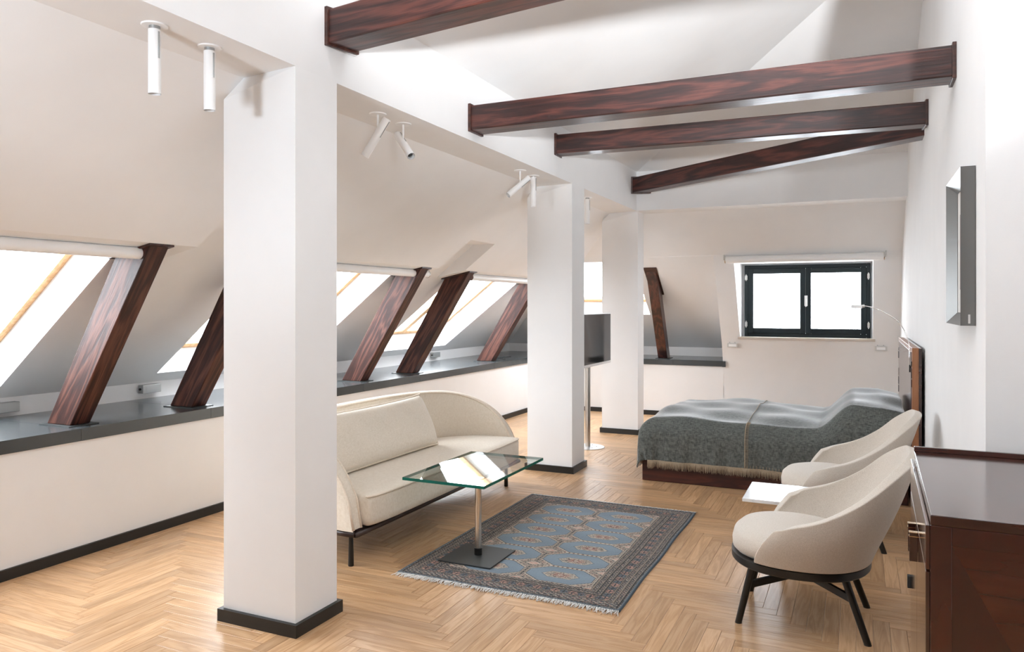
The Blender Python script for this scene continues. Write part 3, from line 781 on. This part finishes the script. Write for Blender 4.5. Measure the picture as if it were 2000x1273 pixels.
# ================================================================ rug
def rug():
    x0, x1, y0, y1 = -2.505, -1.132, 3.80, 5.84
    W, Lg = x1 - x0, y1 - y0
    st = .0042
    nx_, ny_ = int(W / st), int(Lg / st)
    X, Y = np.meshgrid(np.linspace(0, W, nx_ + 1), np.linspace(0, Lg, ny_ + 1))
    rng = np.random.RandomState(3)
    BL = np.array([.19, .25, .305]); DK = np.array([.022, .022, .026]); CR = np.array([.52, .44, .36]); PK = np.array([.50, .27, .21]); RD = np.array([.20, .045, .035]); BD = np.array([.08, .11, .135]); TN = np.array([.17, .135, .105])
    col = np.zeros(X.shape + (3,)); col[:] = DK
    spk = rng.rand(*X.shape)
    def put(mask, c): col[mask] = c
    # speckled ground of the borders: small repeats of cream, tan and dark
    dx = np.minimum(X, W - X); dyy = np.minimum(Y, Lg - Y)
    d = np.minimum(dx, dyy)
    along = np.where(dx < dyy, Y, X)
    ph = np.sin(along * 2 * PI / .026) * np.sin(d * 2 * PI / .021)
    put(np.ones_like(d, bool), DK)
    put((ph + (spk - .5) * 1.5) > .15, TN); put((ph + (spk - .5) * 1.7) > .62, CR * .8)
    put(((spk > .9) & (ph < .2)), BD); put((spk < .035), PK * .8)
    # rosettes of the middle band
    bw = .235
    mid = (d > .095) & (d < .15)
    k = (along / .052); kk = np.floor(k); fk = k - kk - .5; gk = (d - .1225) / .055
    ros = (np.abs(fk) + np.abs(gk) < .55)
    put(mid & (spk > .3), DK); put(mid & (spk > .55), TN * 1.1)
    put(mid & ros & (kk % 2 == 0) & (spk > .2), PK * .95); put(mid & ros & (kk % 2 == 1) & (spk > .15), BD * 1.2)
    put(mid & (np.abs(fk) < .1) & (np.abs(gk) < .42) & (spk > .3), DK); put(mid & (np.abs(gk) < .08) & (np.abs(fk) < .42), DK)
    # guard lines
    for dd in (.028, .06, .092, .154, .187, .22): put(np.abs(d - dd) < .0028, DK * .5); put(np.abs(d - dd - .0055) < .0025, TN * 1.5)
    # chequered outer strip at both short ends
    ends = (dyy < .085) & (dyy > .03) & (dx > .03)
    ch = ((np.floor(X / .02) + np.floor(dyy / .014)) % 2 == 0)
    put(ends & ch & (spk > .25), CR * .72); put(ends & ~ch & (spk > .3), DK); put(ends & (spk > .86), BD); put(ends & (spk < .05), RD * 1.6)
    # field
    fx0, fx1, fy0, fy1 = bw, W - bw, bw - .02, Lg - bw + .02
    fld = (X > fx0) & (X < fx1) & (Y > fy0) & (Y < fy1)
    CW, CH = (fx1 - fx0) / 2, (fy1 - fy0) / 6
    U = (X - fx0) / CW; V = (Y - fy0) / CH
    cu, cv = np.floor(U), np.floor(V); u = (U - cu - .5) * CW; v = (V - cv - .5) * CH
    put(fld, CR * .75); put(fld & (spk > .45), DK); put(fld & (spk > .8), PK * .9)
    # diamonds between the medallions
    u2 = np.abs(np.abs(u) - CW / 2); v2 = np.abs(np.abs(v) - CH / 2)
    dia = u2 / .092 + v2 / .05
    put(fld & (dia < 1.0), CR * .85); put(fld & (dia < .9) & (spk > .35), DK); put(fld & (dia < .62), CR); put(fld & (dia < .45) & (spk > .2), PK); put(fld & (dia < .16), CR)
    # medallion outline: long hexagon
    au, av = np.abs(u), np.abs(v)
    hexd = np.maximum(av / (CH / 2 - .008), (au + av * 1.3) / (CW / 2 + .045)); hexd = np.maximum(hexd, au / (CW / 2 - .013))
    put(fld & (hexd < 1.03), CR * .95); put(fld & (hexd < .975), DK); 
    body = fld & (hexd < .945)
    col[body] = BL
    sh = (1 + .16 * (np.sin(Y[body] * 21 + np.sin(X[body] * 9)) * .5 + (spk[body] - .5) * .7))
    col[body] *= sh[:, None]
    # inner gul
    g = np.maximum(av / .045, (au + av * .95) / .105)
    put(body & (g < 1.16), BL * .62); put(body & (g < 1.08), CR * .85); put(body & (g < .98) & (spk > .4), DK); put(body & (g < .98) & (spk > .72), CR * .9)
    put(body & (g < .62) & (spk > .25), PK * .75); put(body & (g < .4) & (spk > .5), RD); put(body & (g < .62) & (spk > .86), DK); put(body & (g < .15), CR)
    # bead lines between rows, ladder between columns
    bead = fld & (v2 < .009) & (u2 > .085); put(bead, CR * .95); put(bead & (np.sin(X * 2 * PI / .03) > .2) & (v2 < .006), RD * .5)
    lad = fld & (u2 < .014) & (v2 > .05); put(lad, DK); put(lad & (np.abs(u2 - .007) < .0025), CR * .8); put(lad & (np.sin(Y * 2 * PI / .03) > .75), CR * .7)
    # blue selvedge
    put(d < .016, BD * 1.25); put(d < .005, BD * .8)
    dirt = 1 + .06 * (rng.rand(*X.shape) - .5)
    col *= dirt[..., None] * .8
    Z = .0095 + .0012 * (spk - .5) + .0006 * np.sin(X * 9) * np.sin(Y * 6)
    Z[(d < .016)] += .0015
    Z[[0, -1], :] = .001; Z[:, [0, -1]] = .001
    # slightly wavy edge
    wob = .004 * np.sin(Y * 7.3 + 1) * (X / W) + .003 * np.sin(X * 11) * 0
    vs = np.stack([X + x0 + wob, Y + y0 + .004 * np.sin(X * 8.0) * (1 - Y / Lg), Z], -1)
    root = thing('rug', 'blue and brown patterned wool rug with white fringed ends', 'rug', ((x0 + x1) / 2, (y0 + y1) / 2, 0))
    off = np.array(root['_o'])
    me = bpy.data.meshes.new('pile'); V_ = (vs - off).reshape(-1, 3)
    idx = np.arange((nx_ + 1) * (ny_ + 1)).reshape(ny_ + 1, nx_ + 1)
    F = np.stack([idx[:-1, :-1], idx[:-1, 1:], idx[1:, 1:], idx[1:, :-1]], -1).reshape(-1, 4)
    me.vertices.add(len(V_)); me.vertices.foreach_set('co', V_.astype(np.float32).ravel())
    me.loops.add(F.size); me.loops.foreach_set('vertex_index', F.astype(np.int32).ravel())
    me.polygons.add(len(F)); me.polygons.foreach_set('loop_start', np.arange(0, F.size, 4, dtype=np.int32))
    me.update(calc_edges=True)
    ca = me.color_attributes.new('pattern', 'FLOAT_COLOR', 'POINT')
    ca.data.foreach_set('color', np.concatenate([np.clip(col, 0, 1).reshape(-1, 3), np.ones((len(V_), 1))], 1).astype(np.float32).ravel())
    mm, nt, b = new_mat('rug_pile'); b.inputs['Roughness'].default_value = .95; b.inputs['Sheen Weight'].default_value = .15; b.inputs['Specular IOR Level'].default_value = .1
    at = N(nt, 'ShaderNodeAttribute'); at.attribute_name = 'pattern'; nt.links.new(at.outputs['Color'], b.inputs['Base Color'])
    me.materials.append(mm)
    me.polygons.foreach_set('use_smooth', [True] * len(me.polygons))
    o = bpy.data.objects.new('pile', me); COL.objects.link(o); o.parent = root; o['_o'] = tuple(off)
    M['fringe'] = fabric('white_cotton', (.62, .60, .57), (.78, .76, .73), 300, .2, weave=False)
    for ye, s, ln in ((y0, -1, .055), (y1, 1, .035)):
        m = MB()
        for i in range(330):
            x = x0 + .005 + (W - .01) * i / 329 + random.uniform(-.002, .002)
            l = ln * random.uniform(.6, 1.15); sw = random.uniform(-.4, .4); w_ = random.uniform(.0016, .003)
            yb = ye + s * -.003 + .004 * math.sin((x - x0) * 8) * (s < 0)
            p = [(x, yb, .008), (x + sw * l * .3, yb + s * l * .5, .006 + random.uniform(0, .004)), (x + sw * l, yb + s * l, random.uniform(.0025, .006))]
            m.tube(p, [w_, w_, w_ * .5], 4)
        f = m.build('fringe', M['fringe'], root, smooth=True); f['kind'] = 'stuff'
rug()

# ================================================================ glass table
def glass_table():
    t = thing('glass_table', 'low table with rectangular green-edged glass top on a steel post', 'table', (-2.19, 4.25, .011))
    MB().box(-2.372, -2.012, 4.06, 4.43, .0115, .0195).build('base_plate', M['black_metal'], t, bevel=.0015)
    MB().lathe([(.025, .0195), (.025, .062), (.022, .064)], (-2.192, 4.255, 0), 24).build('collar', M['black_wood'], t, angle=.6)
    MB().tube([(-2.192, 4.255, .06), (-2.192, 4.255, .503)], .0205, 24).build('post', M['steel_warm'], t, angle=.7)
    MB().lathe([(.04, .499), (.04, .505)], (-2.192, 4.255, 0), 24).build('mount', M['steel'], t, angle=.6)
    x0, x1, y0, y1, z0, z1 = -2.595, -2.022, 4.0, 4.925, .505, .523
    m = MB()
    v = [(x0, y0, z0), (x1, y0, z0), (x1, y1, z0), (x0, y1, z0), (x0, y0, z1), (x1, y0, z1), (x1, y1, z1), (x0, y1, z1)]
    m.add(v, [(4, 5, 6, 7)], 0); m.add(v, [(0, 3, 2, 1)], 0)
    m.add(v, [(0, 1, 5, 4), (1, 2, 6, 5), (2, 3, 7, 6), (3, 0, 4, 7)], 1)
    m.build('glass_top', [M['table_glass'], M['teal_edge']], t)
M['steel_warm'] = plain('polished_post', (.72, .66, .58), .22, 1)
glass_table()

# ================================================================ armchairs
def armchair(loc, label):
    t = thing('armchair', label, 'armchair', loc, 'wool tub armchairs'); t['_o'] = (0, 0, 0)
    a, b = .335, .375
    zr0, zr1 = .30, .342
    def ring(k, n=72):
        return [((a + k) * spow(math.cos(2 * PI * i / n), .88), (b + k) * spow(math.sin(2 * PI * i / n), .88)) for i in range(n)]
    m = MB(); R = ring(0)
    rows = [[(x * s, y * s, z) for x, y in R] for s, z in ((.9, zr0), (.985, zr0), (1.0, zr0 + .006), (1.0, zr1 - .004), (.985, zr1), (.85, zr1))]
    m.grid(rows, closed_u=True); m.f.append(tuple(range(72))[::-1]); m.mi.append(0); nv = len(m.v); m.f.append(tuple(range(nv - 72, nv))); m.mi.append(0)
    m.build('seat_ring', M['black_wood'], t, angle=.7)
    # upholstered shell
    keys = [(0, .545, 0, .885), (.18, .525, .17, .872), (.36, .43, .31, .80), (.54, .29, .385, .69), (.72, .13, .425, .603), (.88, -.01, .43, .558), (1, -.09, .405, .53)]
    def top(s):
        s_ = abs(s)
        for (k0, k1) in zip(range(len(keys) - 1), range(1, len(keys))):
            if keys[k0][0] <= s_ <= keys[k1][0] + 1e-9:
                pm = keys[max(k0 - 1, 0)] if k0 > 0 else (-keys[1][0], keys[1][1], -keys[1][2], keys[1][3]); p0 = keys[k0]; p1 = keys[k1]; pn = keys[min(k1 + 1, len(keys) - 1)]
                f = (s_ - p0[0]) / (p1[0] - p0[0])
                def cr(q):
                    m0 = (p1[q] - pm[q]) / (p1[0] - pm[0]) * (p1[0] - p0[0]); m1 = ((pn[q] - p0[q]) / (pn[0] - p0[0]) if pn is not p1 else (p1[q] - p0[q]) / (p1[0] - p0[0])) * (p1[0] - p0[0])
                    return (2 * f ** 3 - 3 * f * f + 1) * p0[q] + (f ** 3 - 2 * f * f + f) * m0 + (-2 * f ** 3 + 3 * f * f) * p1[q] + (f ** 3 - f * f) * m1
                return cr(1), math.copysign(cr(2), s), cr(3)
    phm = 2.12; NS, NV = 60, 14
    rows = []
    for j in range(NV + 1):
        v = j / NV; row = []
        for i in range(NS + 1):
            s = -1 + 2 * i / NS; ph = s * phm
            bx, by = (a + .004) * spow(math.cos(ph), .88), (b + .004) * spow(math.sin(ph), .88)
            tx, ty, tz = top(s)
            e = v ** 1.25
            bul = .05 * math.sin(PI * v) * (1 - .35 * abs(s))
            nrm = Vector((math.cos(ph), math.sin(ph), 0))
            x = bx + (tx - bx) * e + nrm.x * bul * .6; y = by + (ty - by) * e + nrm.y * bul * .6
            z = zr1 + (tz - zr1) * v
            row.append((x, y, z))
        rows.append(row)
    m = MB().grid(rows)
    o = m.build('shell', M['felt'], t, smooth=True, solid=.046)
    bv = o.modifiers.new('bevel', 'BEVEL'); bv.width = .016; bv.segments = 4; bv.limit_method = 'ANGLE'; bv.angle_limit = .9
    # seat cushion
    rows = []
    for s, z in ((.93, zr1 + .001), (.985, zr1 + .02), (.99, zr1 + .05), (.965, zr1 + .085), (.9, zr1 + .105), (.75, zr1 + .118), (.5, zr1 + .125), (.2, zr1 + .127)):
        row = []
        for i in range(72):
            x, y = R[i]
            f = min(1, max(0, (x + .3) / .3)); k = s * (1 - .13 * f)
            row.append((x * k, y * k, z - .018 * max(0, x / a)))
        rows.append(row)
    m = MB().grid(rows, closed_u=True); m.f.append(tuple(range(72))[::-1]); m.mi.append(0); nv = len(m.v); m.f.append(tuple(range(nv - 72, nv))); m.mi.append(0)
    m.build('seat_cushion', M['felt'], t, smooth=True)
    # inner back seam
    # legs and cross stretcher
    legs = [((-.275, -.235), (-.205, -.21)), ((-.275, .235), (-.205, .21)), ((.315, -.245), (.205, -.185)), ((.315, .245), (.205, .185))]
    mids = []
    for (fx, fy), (tx, ty) in legs:
        lg = MB().tube([(fx, fy, 0), (fx, fy, .003), (tx, ty, zr0 + .01)], [.0145, .0165, .019], 14).build('leg', M['black_wood'], t, angle=.6)
        MB().tube([(fx, fy, 0), (fx, fy, .004)], .0172, 14).build('foot_cap', M['black_metal'], lg, angle=.6)
        f = .62; mids.append(Vector((fx + (tx - fx) * f, fy + (ty - fy) * f, (zr0 + .01) * f)))
    for p, q in ((mids[0], mids[3]), (mids[1], mids[2])):
        d = (q - p); L_ = d.length; d.normalize(); s = Vector((-d.y, d.x, 0)) * .009; h = Vector((0, 0, .017)); up = Vector((0, 0, .03))
        mid = (p + q) / 2 + up
        m = MB()
        for e0, e1 in ((p, mid), (mid, q)):
            v = [e0 - s - h, e0 + s - h, e0 + s + h, e0 - s + h, e1 - s - h, e1 + s - h, e1 + s + h, e1 - s + h]
            m.add(v, [(0, 1, 2, 3), (7, 6, 5, 4), (0, 4, 5, 1), (1, 5, 6, 2), (2, 6, 7, 3), (3, 7, 4, 0)])
        m.build('stretcher', M['black_wood'], t)
    return t
A1 = armchair((-.275, 4.165, 0), 'beige wool tub armchair with black legs standing next to the mahogany cabinet')
A2 = copy_thing(A1, (-.165, 5.66, 0), 'beige wool tub armchair with black legs standing alongside the bed')

# ================================================================ side table
t = thing('side_table', 'small square marble-topped side table between the two armchairs', 'table', (-.40, 4.885, 0))
MB().box(-.63, -.18, 4.655, 5.115, .43, .45).build('marble_top', M['marble'], t, bevel=.002)
MB().tube([(-.42, 4.885, .01), (-.42, 4.885, .425)], .017, 16).build('post', M['black_wood'], t, angle=.7)
MB().lathe([(.07, .42), (.07, .43)], (-.42, 4.885, 0), 20).build('mount', M['black_metal'], t, angle=.6)
MB().lathe([(.15, 0), (.15, .007), (.145, .01)], (-.42, 4.885, 0), 36).build('foot', M['black_metal'], t, angle=.6)

# ================================================================ bed
BX0, BX1, BY0, BY1 = -1.80, .36, 6.77, 8.52
t = thing('bed', 'low double bed on a dark red-brown wooden base', 'bed', ((BX0 + BX1) / 2, (BY0 + BY1) / 2, 0))
MB().box(BX0, BX1, BY0, BY1, 0, .235).build('base', M['bed_wood'], t, bevel=.006)
MB().box(BX0 + .03, BX1, BY0 + .02, BY1 - .02, .236, .49).build('mattress', M['white'], t, bevel=.05)
hb = thing('headboard', 'dark panelled headboard with cherry edges standing against the right wall', 'headboard', (.42, 7.75, 0))
HX0, HX1, HY0, HY1, HZ = .385, .452, 6.72, 8.9, 1.262
MB().box(HX0, HX1 - .02, HY0, HY1, 0, HZ).build('core', M['cherry'], hb, bevel=.002)
MB().box(HX1 - .02, HX1, HY0 - .002, HY1, 0, HZ - .002).build('back_panel', M['mahogany_dark'], hb)
MB().box(HX0 - .004, HX0, HY0 + .08, HY1 - .12, .3, HZ - .035).build('front_panel', M['headpanel'], hb)
for y, z0, z1, mt in ((HY1 - .07, 1.13, 1.16, 'chrome'), (HY1 - .07, 1.05, 1.12, 'black_wood'), (HY1 - .07, .78, .86, 'black_wood'), (HY1 - .07, .87, .95, 'chrome'), (HY1 - .07, .70, .77, 'black_wood'), (HY0 + .05, 1.115, 1.155, 'black_wood'), (HY0 + .05, 1.02, 1.1, 'mahogany'), (HY0 + .05, .95, 1.01, 'mahogany')):
    MB().box(HX0 - .007, HX0, y - .025, y + .025, z0, z1).build('clip', M[mt], hb)

def bedspread():
    tx0, tx1, ty0, ty1 = -1.68, .345, 6.89, 8.42        # flat top before the edges roll over
    R1 = .16                                            # roll radius
    def htop(x, y):
        e = .012 * math.sin(x * 5.1 + y * 2.3) + .008 * math.sin(x * 9.7 - y * 6.1 + 1) + .007 * math.sin(y * 11 + x * 3)
        fx = min(1, max(0, (x - tx0) / .5)); 
        z = .545 + .035 * math.sin(PI * min(1, max(0, (y - ty0 + .15) / (ty1 - ty0 + .3)))) + e * .8
        z += .025 * math.exp(-((x + 1.15) / .5) ** 2)
        # pillow under the cover
        s = min(1, max(0, (x + .33) / .30)); s = s * s * (3 - 2 * s)
        f = min(1, max(0, (.40 - x) / .22)); f = f ** .5
        py = 1 - .18 * min(1, max(0, (y - 8.0) / .45)) ** 2
        z += .215 * s * (.62 + .38 * f) * py
        return z
    NX, NY = 170, 170
    hang_n, hang_f, hang_w = .40, .40, .42
    xs = np.concatenate([np.linspace(tx0 - hang_w - .06, tx0, 46)[:-1], np.linspace(tx0, tx1, 110)])
    ys = np.concatenate([np.linspace(ty0 - hang_n - .06, ty0, 46)[:-1], np.linspace(ty0, ty1, 70)[:-1], np.linspace(ty1, ty1 + hang_f, 36)])
    def pt(x, y):
        ex = max(0, tx0 - x); ey = max(0, ty0 - y); sy = -1
        if y > ty1: ey = y - ty1; sy = 1
        cx_, cy_ = min(max(x, tx0), tx1), min(max(y, ty0), ty1)
        z0 = htop(cx_, cy_)
        if ex == 0 and ey == 0: return (x, y, z0)
        p = 5
        d = (ex ** p + ey ** p) ** (1 / p); L_ = math.hypot(ex, ey); q4 = (ex ** 5 + ey ** 5) ** .2; dx_, dy_ = -ex / q4, sy * ey / q4
        extra = max(0, z0 - .60) * .0
        arc = R1 * PI / 2
        if d < arc:
            th = d / R1; o = R1 * math.sin(th); dz = R1 * (1 - math.cos(th))
        else:
            o = R1; dz = R1 + (d - arc)
        # hanging folds
        g = max(0, dz - .12) / .35
        k = cx_ * 1.0 if ex == 0 else 0
        fold = .010 * math.sin(x * 21 + 1.3) * g + .007 * math.sin(x * 43) * g if ey > ex else .010 * math.sin(y * 19) * g
        if ex > 0 and ey > 0:
            w_ = 4 * (ex * ey) / (L_ * L_) * .5; fold += .02 * w_ * g
        # the raised pillow end falls from higher, so stretch it down to the common hem
        st = 1 + max(0, z0 - .565) / .34
        zz = z0 - dz * st
        return (cx_ + dx_ * (o + fold), cy_ + dy_ * (o + fold), zz)
    rows = [[pt(x, y) for x in xs] for y in ys]
    root = thing('bedspread', 'grey woven bedspread with straw-coloured fringe spread over the bed and pillow', 'bedspread', (-.7, 7.6, .12))
    o = MB().grid(rows).build('cloth', M['throw'], root, smooth=True, solid=.006)
    # seam with blanket stitch across the cover
    sx = -.888
    pts = [Vector(pt(sx, y)) + Vector((0, -.002 if y < ty0 else 0, .004 if y > ty0 - .2 else .002)) + Vector((0, -.004, 0)) * (y < ty0 - .1) for y in np.linspace(ys[0], ty1 + .1, 150)]
    MB().tube(pts, .0035, 6).build('seam', M['tassel'], root, smooth=True)
    m = MB()
    for y in np.linspace(ys[0] + .01, ty0 + .02, 40):
        a_ = Vector(pt(sx, y)); b_ = Vector(pt(sx + .028, y)); nn = Vector((0, -.005, .0015))
        m.tube([a_ + nn, b_ + nn], .0018, 5)
    for x in np.linspace(sx + .02, .3, 46):
        a_ = Vector(pt(x, ys[0])); b_ = Vector(pt(x, ys[0] + .028)); nn = Vector((0, -.006, 0)); m.tube([a_ + nn, b_ + nn], .0018, 5)
    st = m.build('stitching', M['tassel'], root); st['kind'] = 'stuff'
    m = MB()
    for i in range(620):
        x = -1.83 + 2.15 * i / 619
        a_ = Vector(pt(x, ys[0])) + Vector((0, -.003, .004)); l = .072 * random.uniform(.8, 1.12); j = random.uniform(-.006, .006)
        m.tube([a_, a_ + Vector((j * .4, -.004, -l * .5)), a_ + Vector((j, random.uniform(-.004, .004), -l))], [.0022, .002, .0014], 4)
    for i in range(150):
        y = 6.6 + 1.9 * i / 149
        a_ = Vector(pt(xs[0], y)) + Vector((-.002, 0, .004)); l = .07 * random.uniform(.8, 1.1)
        m.tube([a_, a_ + Vector((0, random.uniform(-.005, .005), -l))], [.0022, .0014], 4)
    f = m.build('fringe', M['tassel'], root, smooth=True); f['kind'] = 'stuff'
bedspread()

# reading lamp on the headboard
t = thing('reading_lamp', 'thin chrome arc reading lamp with small white head over the bed', 'lamp', (.383, 6.86, 1.1), None)
ctl = [(.376, 6.86, 1.10), (.374, 6.86, 1.18), (.372, 6.87, 1.27), (.345, 6.88, 1.38), (.285, 6.9, 1.475), (.17, 6.93, 1.553), (.10, 6.94, 1.582), (.045, 6.95, 1.594)]
def smooth_path(c, n=8):
    out = []
    for i in range(len(c) - 1):
        p0, p1, p2, p3 = [Vector(c[min(max(i + k, 0), len(c) - 1)]) for k in (-1, 0, 1, 2)]
        for j in range(n):
            f = j / n; out.append(.5 * ((2 * p1) + (p2 - p0) * f + (2 * p0 - 5 * p1 + 4 * p2 - p3) * f * f + (3 * p1 - p0 - 3 * p2 + p3) * f ** 3))
    out.append(Vector(c[-1])); return out
MB().tube(smooth_path(ctl), .0038, 8).build('arm', M['chrome'], t, smooth=True)
MB().box(-.055, .028, 6.93, 6.97, 1.572, 1.602).build('head', M['white'], t, bevel=.004)
MB().tube([(.028, 6.95, 1.59), (.048, 6.95, 1.594)], .014, 12).build('joint', M['alu'], t, angle=.7)
MB().box(.371, .381, 6.845, 6.875, 1.06, 1.12).build('mount', M['black_wood'], t, bevel=.002)

# ================================================================ television on a post
t = thing('television', 'silver-framed flat television on a steel post behind the second pillar', 'television', (-2.772, 8.073, 0))
MB().lathe([(.19, 0), (.19, .006), (.186, .009)], (-2.772, 8.073, 0), 40).build('foot', M['alu'], t, angle=.6)
for k in range(6): MB().lathe([(.006, .009), (.006, .0115)], (-2.772 + .1 * math.cos(k * PI / 3 + .3), 8.073 + .1 * math.sin(k * PI / 3 + .3), 0), 8).build('screw', M['black_metal'], t)
MB().tube([(-2.772, 8.073, .009), (-2.772, 8.073, 1.3)], .031, 24).build('post', M['steel'], t, angle=.7)
MB().box(-2.74, -2.722, 7.95, 8.2, 1.1, 1.32).build('bracket', M['black_metal'], t)
bd = MB().box(-2.722, -2.69, 7.58, 8.68, .915, 1.51).build('casing', M['alu'], t, bevel=.004)
MB().box(-2.69, -2.6885, 7.595, 8.665, .945, 1.498).build('screen', M['screen'], t)

# ================================================================ picture on the right wall
t = thing('picture_frame', 'deep silver picture frame with pale mount hung on the right wall', 'picture', (XR - .03, 4.2, 1.5))
py0, py1, pz0, pz1 = 3.905, 4.515, 1.508, 2.221
fx = XR - .06; fi = .055
def framebar(a0, a1, b0, b1):
    pass
oc = [(py0, pz0), (py1, pz0), (py1, pz1), (py0, pz1)]; ic = [(py0 + fi, pz0 + fi), (py1 - fi, pz0 + fi), (py1 - fi, pz1 - fi), (py0 + fi, pz1 - fi)]
for i in range(4):
    j = (i + 1) % 4
    v = [(XR - .002, *oc[i]), (XR - .002, *oc[j]), (fx, *oc[j]), (fx, *oc[i]), (XR - .014, *ic[i]), (XR - .014, *ic[j])]
    e = .006
    MB().add(v, [(0, 1, 2, 3), (3, 2, 5, 4), (0, 4, 5, 1), (0, 3, 4), (1, 5, 2)]).build('moulding', M['silver'], t)
MB().box(XR - .012, XR - .008, py0 + fi - .004, py1 - fi + .004, pz0 + fi - .004, pz1 - fi + .004).build('mount_card', M['paper'], t)
MB().box(XR - .0135, XR - .012, py0 + .15, py1 - .15, pz0 + .17, pz1 - .17).build('print', M['print'], t)
MB().box(XR - .03, XR - .022, py0 - .0015, py0, pz0 + .01, pz0 + .05).build('tag', M['alu'], t)

# ================================================================ mahogany cabinet
def cabinet():
    ca = math.radians(-1.1)
    cx_, cyn, L_, Dp, Hh = .192, 2.52, 1.085, .52, .985
    t = thing('cabinet', 'polished mahogany cabinet with panelled end against the right wall', 'cabinet', (cx_, cyn, 0)); t.rotation_euler = (0, 0, ca); t['_o'] = (0, 0, 0)
    F = .055
    W_ = M['mahogany']
    MB().box(.012, Dp, .012, L_, .06, Hh - .03).build('carcass', M['mahogany_dark'], t)
    MB().box(0.0, Dp, 0, L_, Hh - .03, Hh).build('top', M['mahogany_dark'], t, bevel=.003)
    MB().box(0.0, Dp, L_ - .02, L_, Hh, Hh + .02).build('top_lip', M['mahogany_dark'], t, bevel=.002)
    # panelled near end
    e = MB().box(0, F, 0, .012, 0, Hh - .03).box(Dp - F, Dp, 0, .012, 0, Hh - .03).box(F, Dp - F, 0, .012, Hh - .03 - F, Hh - .03).box(F, Dp - F, 0, .012, .06, .06 + F).build('end_frame', W_, t, bevel=.002)
    # the end panel is veneered in two triangles
    a0, a1, b0, b1 = F, Dp - F, .06 + F, Hh - .03 - F; y = .007
    MB().add([(a0, y, b0), (a1, y, b0), (a0, y, b1), (a0, .012, b0), (a1, .012, b0), (a0, .012, b1)], [(0, 1, 2), (0, 3, 4, 1), (1, 4, 5, 2), (2, 5, 3, 0)]).build('veneer_panel', M['mahogany'], t)
    MB().add([(a1, y, b0), (a1, y, b1), (a0, y, b1), (a1, .012, b0), (a1, .012, b1), (a0, .012, b1)], [(0, 1, 2), (0, 3, 4, 1), (1, 4, 5, 2), (2, 5, 3, 0)]).build('veneer_panel', M['mahogany_cross'], t)
    # front: a drawer above a pair of doors, on a plinth
    MB().box(.02, .03, 0.02, L_ - .02, 0, .06).build('plinth', M['black_wood'], t)
    MB().box(-.012, .0, .012, L_ - .004, Hh - .165, Hh - .034).build('drawer', M['mahogany_gloss'], t, bevel=.002)
    half = L_ / 2
    for y0, y1, hy in ((.012, half - .003, half - .06), (half + .003, L_ - .004, half + .06)):
        d = MB().box(-.012, .0, y0, y1, .07, Hh - .171).build('door', M['mahogany_gloss'], t, bevel=.002)
    for hy in (half - .07, half + .05):
        h = MB().box(-.038, -.0125, hy, hy + .02, .70, .80).build('handle', M['mahogany_dark'], t, bevel=.001)
        MB().box(-.04, -.0125, hy - .001, hy + .021, .8, .8025).box(-.04, -.0125, hy - .001, hy + .021, .786, .7885).build('handle_trim', M['brass'], h)
    MB().box(-.026, -.012, L_ - .06, L_ - .03, .42, .47).build('lock', M['black_metal'], t, bevel=.002)
M['mahogany_cross'] = wood('mahogany_cross', (.034, .007, .004), (.056, .011, .006), (.085, .018, .009), (.25, 1.5, 1.5), 2.2, .22, coat=.5, bump=.02)
M['mahogany_gloss'] = wood('mahogany_gloss', (.03, .008, .005), (.06, .016, .009), (.10, .03, .018), (1, 1, .3), 2.2, .06, coat=1, bump=0)
M['brass'] = plain('brass', (.7, .52, .3), .25, 1)
cabinet()

# cable lying on the ledge
o = MB().tube(smooth_path([(-4.75, 9.75, ZL + .006), (-4.82, 9.9, ZL + .006), (-4.72, 10.0, ZL + .006), (-4.68, 9.88, ZL + .012), (-4.8, 9.82, ZL + .012), (-4.86, 10.1, ZL + .006), (-4.8, 10.4, ZL + .006)]), .006, 6).build('cable', M['black_metal'], smooth=True)
tag(o, 'short black cable loop lying at the far end of the long ledge', 'cable')
